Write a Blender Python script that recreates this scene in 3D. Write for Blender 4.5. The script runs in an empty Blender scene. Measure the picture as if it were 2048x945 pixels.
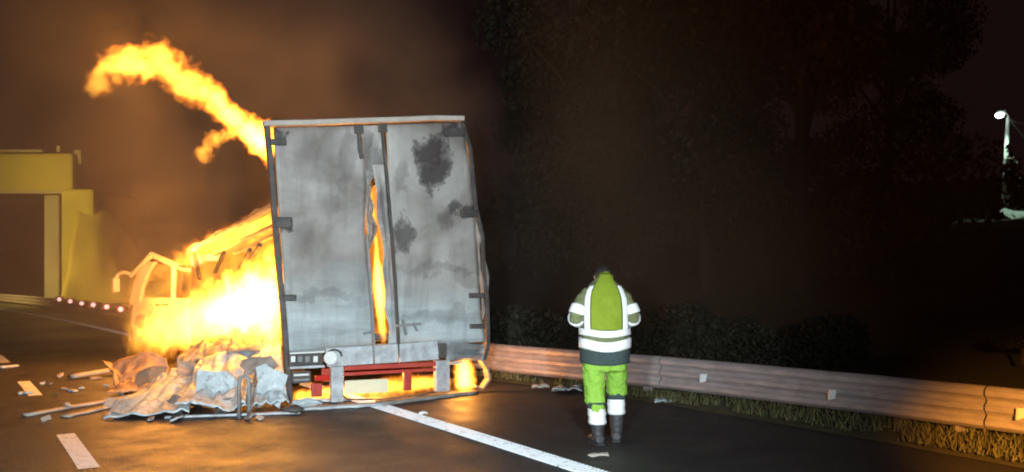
import bpy, bmesh, math, random
from mathutils import Vector, Matrix, noise as mnoise

random.seed(7)
sc = bpy.context.scene
C = sc.collection
V = Vector
UP_ = Vector((0, 0, 1))
RAD = math.radians

# ------------------------------------------------------------------ camera
CAM_H, FPX = 1.65, 1773.0
cam = bpy.data.cameras.new('camera')
cam_o = bpy.data.objects.new('camera', cam)
C.objects.link(cam_o)
cam_o.location = (0, 0, CAM_H)
cam_o.rotation_euler = (RAD(90), 0, 0)
cam.sensor_width = 36.0
cam.lens = 36.0 * FPX / 2048.0
cam.shift_y = 77.5 / 2048.0
cam.clip_end = 2000
sc.camera = cam_o
cam.dof.use_dof = True              # the phone's focus hunts close in the dark: everything beyond is slightly soft
cam.dof.focus_distance = 3.0
cam.dof.aperture_fstop = 4.5

# ------------------------------------------------------------------ night sky
w = bpy.data.worlds.new('World')
sc.world = w
w.use_nodes = True
nt = w.node_tree
nt.nodes.clear()
sky = nt.nodes.new('ShaderNodeTexSky')
sky.sky_type = 'NISHITA'
sky.sun_disc = False
sky.sun_elevation = RAD(-6)
sky.sun_rotation = RAD(200)
b1 = nt.nodes.new('ShaderNodeBackground'); b1.inputs['Strength'].default_value = 0.002
b2 = nt.nodes.new('ShaderNodeBackground')
b2.inputs['Color'].default_value = (0.0075, 0.0036, 0.0038, 1)      # town glow on a murky night
b2.inputs['Strength'].default_value = 1.0
ad = nt.nodes.new('ShaderNodeAddShader')
ow = nt.nodes.new('ShaderNodeOutputWorld')
nt.links.new(sky.outputs[0], b1.inputs['Color'])
nt.links.new(b1.outputs[0], ad.inputs[0]); nt.links.new(b2.outputs[0], ad.inputs[1])
nt.links.new(ad.outputs[0], ow.inputs['Surface'])

# ------------------------------------------------------------------ lights
def point(name, loc, watts, col, r=0.3):
    l = bpy.data.lights.new(name, 'POINT'); l.energy = watts; l.color = col; l.shadow_soft_size = r
    o = bpy.data.objects.new(name, l); C.objects.link(o); o.location = loc
    return o
def spot(name, loc, target, watts, col, ang, r=0.2, blend=0.6):
    l = bpy.data.lights.new(name, 'SPOT'); l.energy = watts; l.color = col; l.shadow_soft_size = r
    l.spot_size = RAD(ang); l.spot_blend = blend
    o = bpy.data.objects.new(name, l); C.objects.link(o); o.location = loc
    o.rotation_euler = (V(target) - V(loc)).to_track_quat('-Z', 'Y').to_euler()
    return o
FIRE = (1.0, 0.36, 0.06)
# headlights of the recovery vehicle that the picture is taken from
spot('vehicle_headlight', (-0.95, -0.6, 2.0), (-5.0, 12, 1.0), 5200, (0.80, 0.93, 1.0), 82, 0.12, 1.0)
spot('vehicle_headlight', (0.95, -0.6, 2.0), (-0.7, 12, 1.1), 3600, (0.80, 0.93, 1.0), 58, 0.12, 1.0)
# the fire's own light, inside the flames
point('fire_light', (-4.75, 14.6, 2.2), 90, FIRE, 0.5)
point('fire_light', (-5.9, 16.0, 2.1), 520, FIRE, 0.5)
point('fire_light', (-6.8, 15.95, 1.3), 220, FIRE, 0.3)
point('fire_light', (-4.8, 14.0, 4.6), 220, FIRE, 0.4)
point('fire_light', (-6.4, 14.8, 5.5), 240, FIRE, 0.5)
point('fire_light', (-2.6, 14.4, 2.8), 420, FIRE, 0.3)
point('fire_light', (-0.75, 12.55, 0.42), 60, FIRE, 0.1)
point('fire_light', (-1.9, 12.2, 0.3), 70, FIRE, 0.08)
# amber beacon of the same vehicle, thrown along the barrier on the right
spot('vehicle_beacon', (1.7, -0.4, 2.2), (5.94, 7.92, -1.38), 11500, (1.0, 0.39, 0.06), 34, 0.10, 0.60)

# ------------------------------------------------------------------ render settings
sc.view_settings.view_transform = 'Standard'
sc.view_settings.look = 'None'
sc.view_settings.exposure = 0.0
sc.view_settings.gamma = 1.0
cy = sc.cycles
cy.use_denoising = True
try: cy.denoiser = 'OPENIMAGEDENOISE'
except Exception: pass
cy.max_bounces = 5
cy.diffuse_bounces = 2
cy.glossy_bounces = 2
cy.transparent_max_bounces = 12
cy.volume_bounces = 0
cy.volume_max_steps = 160
cy.sample_clamp_indirect = 4.0
cy.sample_clamp_direct = 0.0
cy.caustics_reflective = False
cy.caustics_refractive = False

# ------------------------------------------------------------------ helpers
def at(px, py, d):
    """the point seen at pixel (px, py) of the 2048 x 945 photograph, d metres in front of the camera"""
    return V(((px - 1024.0) / FPX * d, d, CAM_H - (py - 550.0) / FPX * d))
def ground_at(px, py, z=0.0):
    return at(px, py, (CAM_H - z) * FPX / (py - 550.0))
def lerp(a, b, t): return a + (b - a) * t
def interp(tab, x):
    if x <= tab[0][0]: return tab[0][1]
    for (x0, y0), (x1, y1) in zip(tab, tab[1:]):
        if x <= x1: return lerp(y0, y1, (x - x0) / (x1 - x0))
    return tab[-1][1]
def nz(p, s=1.0): return mnoise.noise(V(p) * s)

class MB:
    def __init__(self): self.v = []; self.f = []; self.uv = {}; self.mi = []
    def add(self, vs, fs, mi=0):
        n = len(self.v); self.v += [V(p) for p in vs]
        self.f += [tuple(i + n for i in f) for f in fs]; self.mi += [mi] * len(fs)
        return self
    def box(self, c, ex, ey, ez, mi=0):
        c, ex, ey, ez = V(c), V(ex), V(ey), V(ez)
        vs = [c + ex*a + ey*b + ez*d for d in (-1, 1) for b in (-1, 1) for a in (-1, 1)]
        return self.add(vs, [(0,2,3,1),(4,5,7,6),(0,1,5,4),(2,6,7,3),(0,4,6,2),(1,3,7,5)], mi)
    def bar(self, a, b, wd, th, up=V((0,0,1)), mi=0):
        a, b = V(a), V(b); d = (b - a)
        x = d.normalized(); s = x.cross(up)
        if s.length < 1e-4: s = x.cross(V((0,1,0)))
        s.normalize(); u = s.cross(x)
        return self.box((a + b) / 2, d / 2, s * wd / 2, u * th / 2, mi)
    def tube(self, pts, r, seg=8, cap=True, mi=0):
        pts = [V(p) for p in pts]; rs = r if isinstance(r, (list, tuple)) else [r] * len(pts)
        rings = []; prev = None
        for i, p in enumerate(pts):
            t = (pts[min(i+1, len(pts)-1)] - pts[max(i-1, 0)]).normalized()
            if prev is None:
                s = t.cross(V((0,0,1)))
                if s.length < 0.05: s = t.cross(V((0,1,0)))
            else: s = prev - t * prev.dot(t)
            s.normalize(); prev = s; u = t.cross(s)
            rings.append([p + (s*math.cos(2*math.pi*k/seg) + u*math.sin(2*math.pi*k/seg)) * rs[i] for k in range(seg)])
        return self.rings(rings, cap, mi)
    def rings(self, rings, cap=True, mi=0):
        seg = len(rings[0]); vs = [p for r in rings for p in r]; fs = []
        for i in range(len(rings) - 1):
            for k in range(seg):
                a = i*seg + k; b = i*seg + (k+1) % seg
                fs.append((a, b, b + seg, a + seg))
        if cap:
            fs.append(tuple(range(seg))[::-1]); fs.append(tuple((len(rings)-1)*seg + k for k in range(seg)))
        return self.add(vs, fs, mi)
    def sheet(self, fn, nu, nv, th=0.01, mi=0, uvf=None):
        """a solid buckled sheet: fn(s, t) -> point"""
        P = [[V(fn(i/nu, j/nv)) for j in range(nv+1)] for i in range(nu+1)]
        def nrm(i, j):
            a = P[min(i+1,nu)][j] - P[max(i-1,0)][j]; b = P[i][min(j+1,nv)] - P[i][max(j-1,0)]
            n = a.cross(b); return n.normalized() if n.length > 1e-9 else V((0,0,1))
        base = len(self.v); M = nv + 1; K = (nu+1) * M
        vs = [P[i][j] for i in range(nu+1) for j in range(M)] + [P[i][j] - nrm(i,j)*th for i in range(nu+1) for j in range(M)]
        if uvf:
            for q in range(2):
                for i in range(nu+1):
                    for j in range(M): self.uv[base + q*K + i*M + j] = uvf(i/nu, j/nv)
        fs = []
        for i in range(nu):
            for j in range(nv):
                a = i*M + j; fs.append((a, a+M, a+M+1, a+1)); fs.append((K+a, K+a+1, K+a+M+1, K+a+M))
        for j in range(nv):
            fs.append((j, j+1, K+j+1, K+j)); a = nu*M + j; fs.append((a, K+a, K+a+1, a+1))
        for i in range(nu):
            a = i*M; fs.append((a, K+a, K+a+M, a+M)); a = i*M + nv; fs.append((a, a+M, K+a+M, K+a))
        return self.add(vs, fs, mi)
    def build(self, name, mats, parent=None, smooth=False, bevel=0.0, fix=True):
        org = V(parent.matrix_world.translation) if parent is not None and parent.type == 'EMPTY' else V((0,0,0))
        if parent is not None and 'org' in parent: org = V(parent['org'])
        m = bpy.data.meshes.new(name)
        m.from_pydata([tuple(p - org) for p in self.v], [], self.f)
        if self.uv:
            lay = m.uv_layers.new(name='UVMap')
            for lp in m.loops: lay.data[lp.index].uv = self.uv.get(lp.vertex_index, (0, 0))
        if fix:
            bm = bmesh.new(); bm.from_mesh(m); bmesh.ops.recalc_face_normals(bm, faces=bm.faces); bm.to_mesh(m); bm.free()
        mats = mats if isinstance(mats, (list, tuple)) else [mats]
        for x in mats: m.materials.append(x)
        if len(mats) > 1:
            for p, k in zip(m.polygons, self.mi): p.material_index = k
        if smooth: m.polygons.foreach_set('use_smooth', [True] * len(m.polygons))
        o = bpy.data.objects.new(name, m); C.objects.link(o)
        if parent is not None:
            o.parent = parent
            o['org_'] = 0; del o['org_']
        if bevel:
            b = o.modifiers.new('bevel', 'BEVEL'); b.width = bevel; b.segments = 2; b.limit_method = 'ANGLE'
        m.update()
        return o

ORG = {}
def thing(name, loc, label, cat, group=None):
    o = bpy.data.objects.new(name, None); C.objects.link(o); o.location = loc
    o.empty_display_size = 0.2
    o['label'] = label; o['category'] = cat
    if group: o['group'] = group
    ORG[o.name] = V(loc)
    return o
def part(mb, name, mats, parent, **kw):
    """world-space geometry as a child of a thing (or of one of its parts)"""
    top = parent
    while top.parent is not None: top = top.parent
    org = ORG.get(top.name, V((0,0,0)))
    mb.v = [p - org for p in mb.v]
    o = mb.build(name, mats, None, **kw)
    o.parent = parent
    return o
def tag(o, label, cat, group=None, kind=None):
    o['label'] = label; o['category'] = cat
    if group: o['group'] = group
    if kind: o['kind'] = kind
    return o
def single(mb, name, mats, loc, label, cat, group=None, **kw):
    loc = V(loc); mb.v = [p - loc for p in mb.v]
    o = mb.build(name, mats, None, **kw); o.location = loc
    return tag(o, label, cat, group)
def struct(o): o['kind'] = 'structure'; return o

# ------------------------------------------------------------------ materials
class NT:
    def __init__(self, name):
        self.m = bpy.data.materials.new(name); self.m.use_nodes = True
        self.t = self.m.node_tree; self.t.nodes.clear()
        self.out = self.t.nodes.new('ShaderNodeOutputMaterial')
    def n(self, typ, **kw):
        x = self.t.nodes.new(typ)
        for k, v in kw.items(): setattr(x, k, v)
        return x
    def l(self, a, b): self.t.links.new(a, b)
    def val(self, sock, x):
        if isinstance(x, (int, float)): sock.default_value = x
        elif isinstance(x, tuple): sock.default_value = x
        else: self.l(x, sock)
    def math(self, op, a, b=None, c=None, clamp=False):
        x = self.n('ShaderNodeMath', operation=op, use_clamp=clamp)
        self.val(x.inputs[0], a)
        if b is not None: self.val(x.inputs[1], b)
        if c is not None: self.val(x.inputs[2], c)
        return x.outputs[0]
    def coord(self, which='Object'): return self.n('ShaderNodeTexCoord').outputs[which]
    def mapping(self, vec, scale=(1,1,1), loc=(0,0,0)):
        x = self.n('ShaderNodeMapping'); self.l(vec, x.inputs['Vector'])
        x.inputs['Scale'].default_value = scale; x.inputs['Location'].default_value = loc
        return x.outputs[0]
    def noise(self, vec, scale, detail=4, rough=0.55, out='Fac', dist=0.0):
        x = self.n('ShaderNodeTexNoise'); self.l(vec, x.inputs['Vector'])
        x.inputs['Scale'].default_value = scale; x.inputs['Detail'].default_value = detail
        x.inputs['Roughness'].default_value = rough; x.inputs['Distortion'].default_value = dist
        return x.outputs[out]
    def ramp(self, fac, stops):
        x = self.n('ShaderNodeValToRGB'); self.l(fac, x.inputs[0]); e = x.color_ramp.elements
        while len(e) < len(stops): e.new(0.5)
        for el, (p, c) in zip(e, stops): el.position = p; el.color = (*c, 1) if len(c) == 3 else c
        return x.outputs[0]
    def mix(self, fac, a, b, blend='MIX'):
        x = self.n('ShaderNodeMix', data_type='RGBA', blend_type=blend)
        self.val(x.inputs[0], fac)
        for s, v in ((x.inputs[6], a), (x.inputs[7], b)):
            if isinstance(v, tuple): s.default_value = (*v, 1) if len(v) == 3 else v
            else: self.l(v, s)
        return x.outputs[2]
    def bsdf(self, col, rough=0.6, metal=0.0, bump=None, bump_d=0.02, bump_s=0.5, spec=0.5):
        p = self.n('ShaderNodeBsdfPrincipled')
        if isinstance(col, tuple): p.inputs['Base Color'].default_value = (*col, 1)
        else: self.l(col, p.inputs['Base Color'])
        self.val(p.inputs['Roughness'], rough); self.val(p.inputs['Metallic'], metal)
        p.inputs['Specular IOR Level'].default_value = spec
        if bump is not None:
            b = self.n('ShaderNodeBump'); self.l(bump, b.inputs['Height'])
            b.inputs['Distance'].default_value = bump_d; b.inputs['Strength'].default_value = bump_s
            self.l(b.outputs[0], p.inputs['Normal'])
        self.l(p.outputs[0], self.out.inputs['Surface'])
        return p

def simple(name, c1, c2, scale=6, rough=0.6, metal=0.0, bump=0.01, detail=5, stretch=(1,1,1), spec=0.5):
    """a base colour broken by noise, with fine relief"""
    t = NT(name); v = t.mapping(t.coord(), stretch)
    n1 = t.noise(v, scale, detail, 0.6); n2 = t.noise(v, scale * 6, 3, 0.6)
    col = t.mix(t.ramp(n1, [(0.3, (0,0,0)), (0.7, (1,1,1))]), c1, c2)
    col = t.mix(t.math('MULTIPLY', n2, 0.35), col, tuple(x * 0.55 for x in c1))
    r = t.math('ADD', t.math('MULTIPLY', n2, 0.3), rough - 0.15)
    t.bsdf(col, r, metal, t.math('ADD', n1, t.math('MULTIPLY', n2, 0.4)), bump, 0.6, spec)
    return t.m

M = {}
# asphalt: dark aggregate, damp in broad patches
t = NT('asphalt'); v = t.coord()
fine = t.noise(v, 95, 3, 0.7); mid = t.noise(v, 2.2, 5, 0.6); big = t.noise(v, 0.35, 3, 0.5)
vor = t.n('ShaderNodeTexVoronoi'); t.l(v, vor.inputs['Vector']); vor.inputs['Scale'].default_value = 70
col = t.mix(t.ramp(fine, [(0.35, (0,0,0)), (0.7, (1,1,1))]), (0.030, 0.027, 0.027), (0.085, 0.080, 0.078))
col = t.mix(t.ramp(mid, [(0.4, (0,0,0)), (0.75, (1,1,1))]), col, (0.034, 0.029, 0.029))
spk = t.noise(v, 22, 2, 0.8)
col = t.mix(t.ramp(spk, [(0.60, (0,0,0)), (0.72, (1,1,1))]), col, (0.13, 0.12, 0.115))
crk = t.n('ShaderNodeTexVoronoi', feature='DISTANCE_TO_EDGE'); t.l(t.mapping(t.noise(v, 1.5, 4, 0.6, 'Color'), (2.2, 2.2, 2.2)), crk.inputs['Vector']); crk.inputs['Scale'].default_value = 1.6
col = t.mix(t.math('MULTIPLY', t.ramp(crk.outputs['Distance'], [(0.0, (1,1,1)), (0.012, (0,0,0))]), 0.7), col, (0.012, 0.011, 0.011))
wet = t.ramp(t.math('ADD', t.math('MULTIPLY', big, 0.6), t.math('MULTIPLY', mid, 0.4)), [(0.40, (0,0,0)), (0.58, (1,1,1))])
rough = t.math('SUBTRACT', t.math('ADD', 0.60, t.math('MULTIPLY', fine, 0.2)), t.math('MULTIPLY', wet, 0.26))
t.bsdf(col, rough, 0.0, t.math('ADD', fine, vor.outputs['Distance']), 0.006, 0.7, 0.32)
M['asphalt'] = t.m
def worn_paint(name, c):
    t = NT(name); v = t.coord()
    n = t.noise(v, 9, 6, 0.65); f = t.noise(v, 60, 3, 0.6)
    wear = t.ramp(t.math('ADD', t.math('MULTIPLY', n, 0.6), t.math('MULTIPLY', f, 0.4)), [(0.36, (1,1,1)), (0.46, (0,0,0))])
    t.bsdf(t.mix(wear, c, (0.16, 0.15, 0.15)), 0.55, 0, f, 0.004, 0.5)
    return t.m
M['road_paint'] = worn_paint('road_paint', (0.86, 0.88, 0.90))
M['grass_soil'] = simple('grass_soil', (0.055, 0.050, 0.022), (0.095, 0.085, 0.040), 5, 0.95, 0, 0.03)
M['hill'] = simple('hill_soil', (0.024, 0.022, 0.012), (0.040, 0.033, 0.018), 0.5, 0.95, 0, 0.1)
M['grass_blade'] = simple('grass_blade', (0.085, 0.088, 0.03), (0.125, 0.115, 0.045), 3, 0.8, 0, 0.0)
M['leaf'] = simple('leaf', (0.030, 0.028, 0.013), (0.042, 0.037, 0.018), 1.2, 0.7, 0, 0.0)
M['leaf_dark'] = simple('leaf_dark', (0.024, 0.022, 0.011), (0.033, 0.029, 0.015), 1.2, 0.7, 0, 0.0)
M['bark'] = simple('bark', (0.022, 0.018, 0.013), (0.04, 0.031, 0.023), 8, 0.9, 0, 0.02, stretch=(3,3,0.5))
M['galv'] = simple('galvanised_steel', (0.36, 0.31, 0.31), (0.55, 0.48, 0.47), 4, 0.55, 0.25, 0.003, stretch=(1,1,3))
M['reflector'] = simple('reflector_white', (0.86, 0.85, 0.82), (0.9, 0.89, 0.86), 30, 0.25, 0, 0.0)
M['reflector_red'] = simple('reflector_red', (0.6, 0.03, 0.03), (0.7, 0.05, 0.04), 30, 0.25, 0, 0.0)
M['concrete_yellow'] = simple('concrete_yellow', (0.40, 0.36, 0.07), (0.60, 0.52, 0.10), 0.9, 0.85, 0, 0.02)  # yellow set in the base colour of the concrete
M['concrete'] = simple('concrete', (0.34, 0.31, 0.25), (0.44, 0.40, 0.32), 0.7, 0.9, 0, 0.02)
M['embank_wall'] = simple('embankment_stone', (0.40, 0.32, 0.07), (0.54, 0.43, 0.10), 0.4, 0.9, 0, 0.04)
M['soot_steel'] = simple('sooty_steel', (0.05, 0.042, 0.038), (0.13, 0.11, 0.10), 5, 0.65, 0.2, 0.006)
M['burnt_steel'] = simple('burnt_steel', (0.22, 0.17, 0.13), (0.36, 0.30, 0.25), 6, 0.6, 0.2, 0.006)
M['pale_steel'] = simple('pale_steel', (0.34, 0.34, 0.34), (0.66, 0.69, 0.71), 7, 0.5, 0.1, 0.004)
M['grey_steel'] = simple('grey_steel', (0.20, 0.20, 0.20), (0.32, 0.32, 0.31), 5, 0.55, 0.1, 0.004)
M['red_paint'] = simple('scorched_red_paint', (0.42, 0.035, 0.025), (0.55, 0.09, 0.06), 6, 0.45, 0, 0.004)
M['red_lens'] = simple('red_lens', (0.5, 0.02, 0.015), (0.6, 0.04, 0.02), 20, 0.2, 0, 0.0)
M['amber_lens'] = simple('amber_lens', (0.7, 0.25, 0.03), (0.8, 0.32, 0.04), 20, 0.2, 0, 0.0)
M['clear_lens'] = simple('clear_lens', (0.75, 0.75, 0.7), (0.85, 0.85, 0.8), 20, 0.15, 0, 0.0)
M['plate'] = simple('plate_white', (0.80, 0.72, 0.48), (0.86, 0.78, 0.55), 8, 0.4, 0, 0.0)
M['rubber'] = simple('rubber', (0.018, 0.017, 0.016), (0.035, 0.033, 0.031), 8, 0.85, 0, 0.006)
M['rim'] = simple('wheel_rim', (0.25, 0.22, 0.19), (0.36, 0.32, 0.28), 8, 0.5, 0.3, 0.004)
M['cab_paint'] = simple('burnt_cab_paint', (0.46, 0.36, 0.22), (0.60, 0.48, 0.30), 5, 0.6, 0.0, 0.01)
M['cab_dark'] = simple('burnt_cab_interior', (0.06, 0.03, 0.02), (0.16, 0.07, 0.03), 5, 0.8, 0, 0.01)
M['ash_sheet'] = simple('ash_grey_sheet', (0.44, 0.49, 0.50), (0.70, 0.76, 0.77), 3.0, 0.75, 0, 0.03)
t = NT('ash_grey_sheet'); v = t.coord()
a1 = t.noise(v, 2.6, 6, 0.65, dist=0.5); a2 = t.noise(v, 11, 5, 0.65); a3 = t.noise(v, 45, 3, 0.7)
col = t.mix(t.ramp(a1, [(0.35, (0,0,0)), (0.65, (1,1,1))]), (0.36, 0.40, 0.41), (0.70, 0.77, 0.79))
col = t.mix(t.ramp(t.math('ADD', t.math('MULTIPLY', a1, 0.4), t.math('MULTIPLY', a2, 0.6)), [(0.52, (0,0,0)), (0.66, (0.85,0.85,0.85))]), col, (0.07, 0.06, 0.055))
col = t.mix(t.ramp(a3, [(0.62, (0,0,0)), (0.75, (0.7,0.7,0.7))]), col, (0.10, 0.085, 0.07))
t.bsdf(col, 0.75, 0, t.math('ADD', a2, t.math('MULTIPLY', a3, 0.4)), 0.03, 0.7); M['ash_sheet'] = t.m
M['ash_dark'] = simple('scorched_sheet', (0.16, 0.13, 0.11), (0.42, 0.38, 0.34), 4.0, 0.8, 0, 0.03)
M['char_board'] = simple('pale_board', (0.42, 0.36, 0.30), (0.60, 0.52, 0.44), 4.0, 0.7, 0, 0.01)
M['firelit_sheet'] = simple('firelit_tan_sheet', (0.34, 0.20, 0.12), (0.52, 0.36, 0.24), 4.0, 0.7, 0, 0.02)  # orange glow of the fire put into the sheets' base colour
# person
M['hivis'] = simple('hivis_green_fabric', (0.27, 0.50, 0.06), (0.33, 0.58, 0.085), 9, 0.85, 0, 0.006, spec=0.2)
M['hivis_back'] = simple('hivis_back_panel', (0.21, 0.28, 0.02), (0.27, 0.35, 0.035), 9, 0.85, 0, 0.006, spec=0.2)
M['sleeve'] = simple('olive_grey_fabric', (0.15, 0.165, 0.075), (0.21, 0.225, 0.11), 9, 0.85, 0, 0.006, spec=0.2)
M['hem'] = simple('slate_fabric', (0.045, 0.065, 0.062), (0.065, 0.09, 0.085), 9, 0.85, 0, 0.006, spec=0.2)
M['tape'] = simple('silver_reflective_tape', (0.92, 0.93, 0.93), (0.95, 0.95, 0.95), 40, 0.35, 0, 0.002)
M['boot'] = simple('boot_leather', (0.035, 0.034, 0.036), (0.06, 0.058, 0.06), 9, 0.6, 0, 0.006)
M['sole'] = simple('boot_sole', (0.02, 0.02, 0.02), (0.03, 0.03, 0.03), 9, 0.8, 0, 0.004)
M['skin'] = simple('skin', (0.42, 0.25, 0.18), (0.48, 0.29, 0.21), 9, 0.55, 0, 0.002)
M['hair'] = simple('dark_hair', (0.02, 0.015, 0.012), (0.035, 0.026, 0.02), 40, 0.6, 0, 0.01, stretch=(1,1,0.2))
M['phone'] = simple('phone_black', (0.02, 0.02, 0.022), (0.03, 0.03, 0.032), 9, 0.25, 0, 0.0)
t = NT('lamp_glow'); e = t.n('ShaderNodeEmission'); e.inputs[0].default_value = (0.80, 1.0, 0.93, 1); e.inputs[1].default_value = 24
t.l(e.outputs[0], t.out.inputs['Surface']); M['lamp_glow'] = t.m
t = NT('marker_glow'); e = t.n('ShaderNodeEmission'); e.inputs[0].default_value = (1.0, 0.62, 0.52, 1); e.inputs[1].default_value = 2.6
t.l(e.outputs[0], t.out.inputs['Surface']); M['marker_glow'] = t.m
M['pole'] = simple('pale_pole', (0.45, 0.47, 0.43), (0.60, 0.62, 0.58), 3, 0.6, 0, 0.004)
M['roof_pale'] = simple('pale_roof', (0.40, 0.46, 0.40), (0.52, 0.58, 0.52), 1, 0.8, 0, 0.01)
M['wall_pale'] = simple('rendered_wall', (0.28, 0.30, 0.26), (0.36, 0.38, 0.33), 1, 0.9, 0, 0.01)

# charred door skins: dirty white paint, soot stains of given shape (stain list in the door's own UV)
def door_skin(name, stains):
    t = NT(name); uv = t.coord('UV')
    sep = t.n('ShaderNodeSeparateXYZ'); t.l(uv, sep.inputs[0])
    wob = t.noise(uv, 4.0, 7, 0.68, 'Color')
    wv = t.n('ShaderNodeVectorMath', operation='MULTIPLY_ADD'); t.l(wob, wv.inputs[0]); wv.inputs[1].default_value = (0.26, 0.26, 0); t.l(uv, wv.inputs[2])
    s2 = t.n('ShaderNodeSeparateXYZ'); t.l(wv.outputs[0], s2.inputs[0])
    n1 = t.noise(t.mapping(uv, (1.6, 2.2, 1)), 1.6, 5, 0.55, dist=0.6); n2 = t.noise(t.mapping(uv, (9, 1.5, 1)), 2.2, 5, 0.6); n3 = t.noise(uv, 38, 4, 0.65)
    n4 = t.noise(t.mapping(uv, (1.2, 7, 1)), 1.3, 4, 0.6)
    col = t.mix(t.ramp(n1, [(0.36, (0,0,0)), (0.66, (1,1,1))]), (0.19, 0.160, 0.140), (0.45, 0.42, 0.38))
    low = t.ramp(t.math('ADD', sep.outputs[1], t.math('MULTIPLY', t.math('SUBTRACT', n1, 0.5), 0.5)), [(0.28, (1,1,1)), (0.50, (0,0,0))])
    col = t.mix(low, col, t.mix(t.ramp(n4, [(0.40, (0,0,0)), (0.62, (1,1,1))]), (0.30, 0.33, 0.33), (0.50, 0.56, 0.56)))
    col = t.mix(t.math('MULTIPLY', t.ramp(n2, [(0.50, (0,0,0)), (0.75, (1,1,1))]), 0.45), col, (0.13, 0.115, 0.105))
    col = t.mix(t.math('MULTIPLY', n3, 0.30), col, (0.16, 0.14, 0.13))
    for (cx, cyy, rx, ry, strength) in stains:
        a = t.math('DIVIDE', t.math('SUBTRACT', s2.outputs[0], cx + 0.13), rx)
        b = t.math('DIVIDE', t.math('SUBTRACT', s2.outputs[1], cyy + 0.13), ry)
        r = t.math('SQRT', t.math('ADD', t.math('MULTIPLY', a, a), t.math('MULTIPLY', b, b)))
        k = t.ramp(t.math('ADD', r, t.math('MULTIPLY', t.math('SUBTRACT', n3, 0.5), 1.0)), [(0.55, (1,1,1)), (0.95, (0.45,0.45,0.45)), (1.35, (0,0,0))])
        col = t.mix(t.math('MULTIPLY', k, strength), col, (0.042, 0.030, 0.029))
    t.bsdf(col, t.math('ADD', 0.5, t.math('MULTIPLY', n3, 0.3)), 0.0, t.math('ADD', n1, t.math('MULTIPLY', n3, 0.2)), 0.02, 0.5)
    return t.m

def fcurve(t, u, pts):
    f = t.n('ShaderNodeFloatCurve'); cu = f.mapping.curves[0]
    pts = sorted(pts)
    while len(cu.points) < len(pts): cu.points.new(0.5, 0.5)
    for p, (x, y) in zip(cu.points, pts): p.location = (x, y); p.handle_type = 'AUTO'
    f.mapping.update(); t.l(u, f.inputs['Value'])
    return f.outputs[0]

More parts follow.
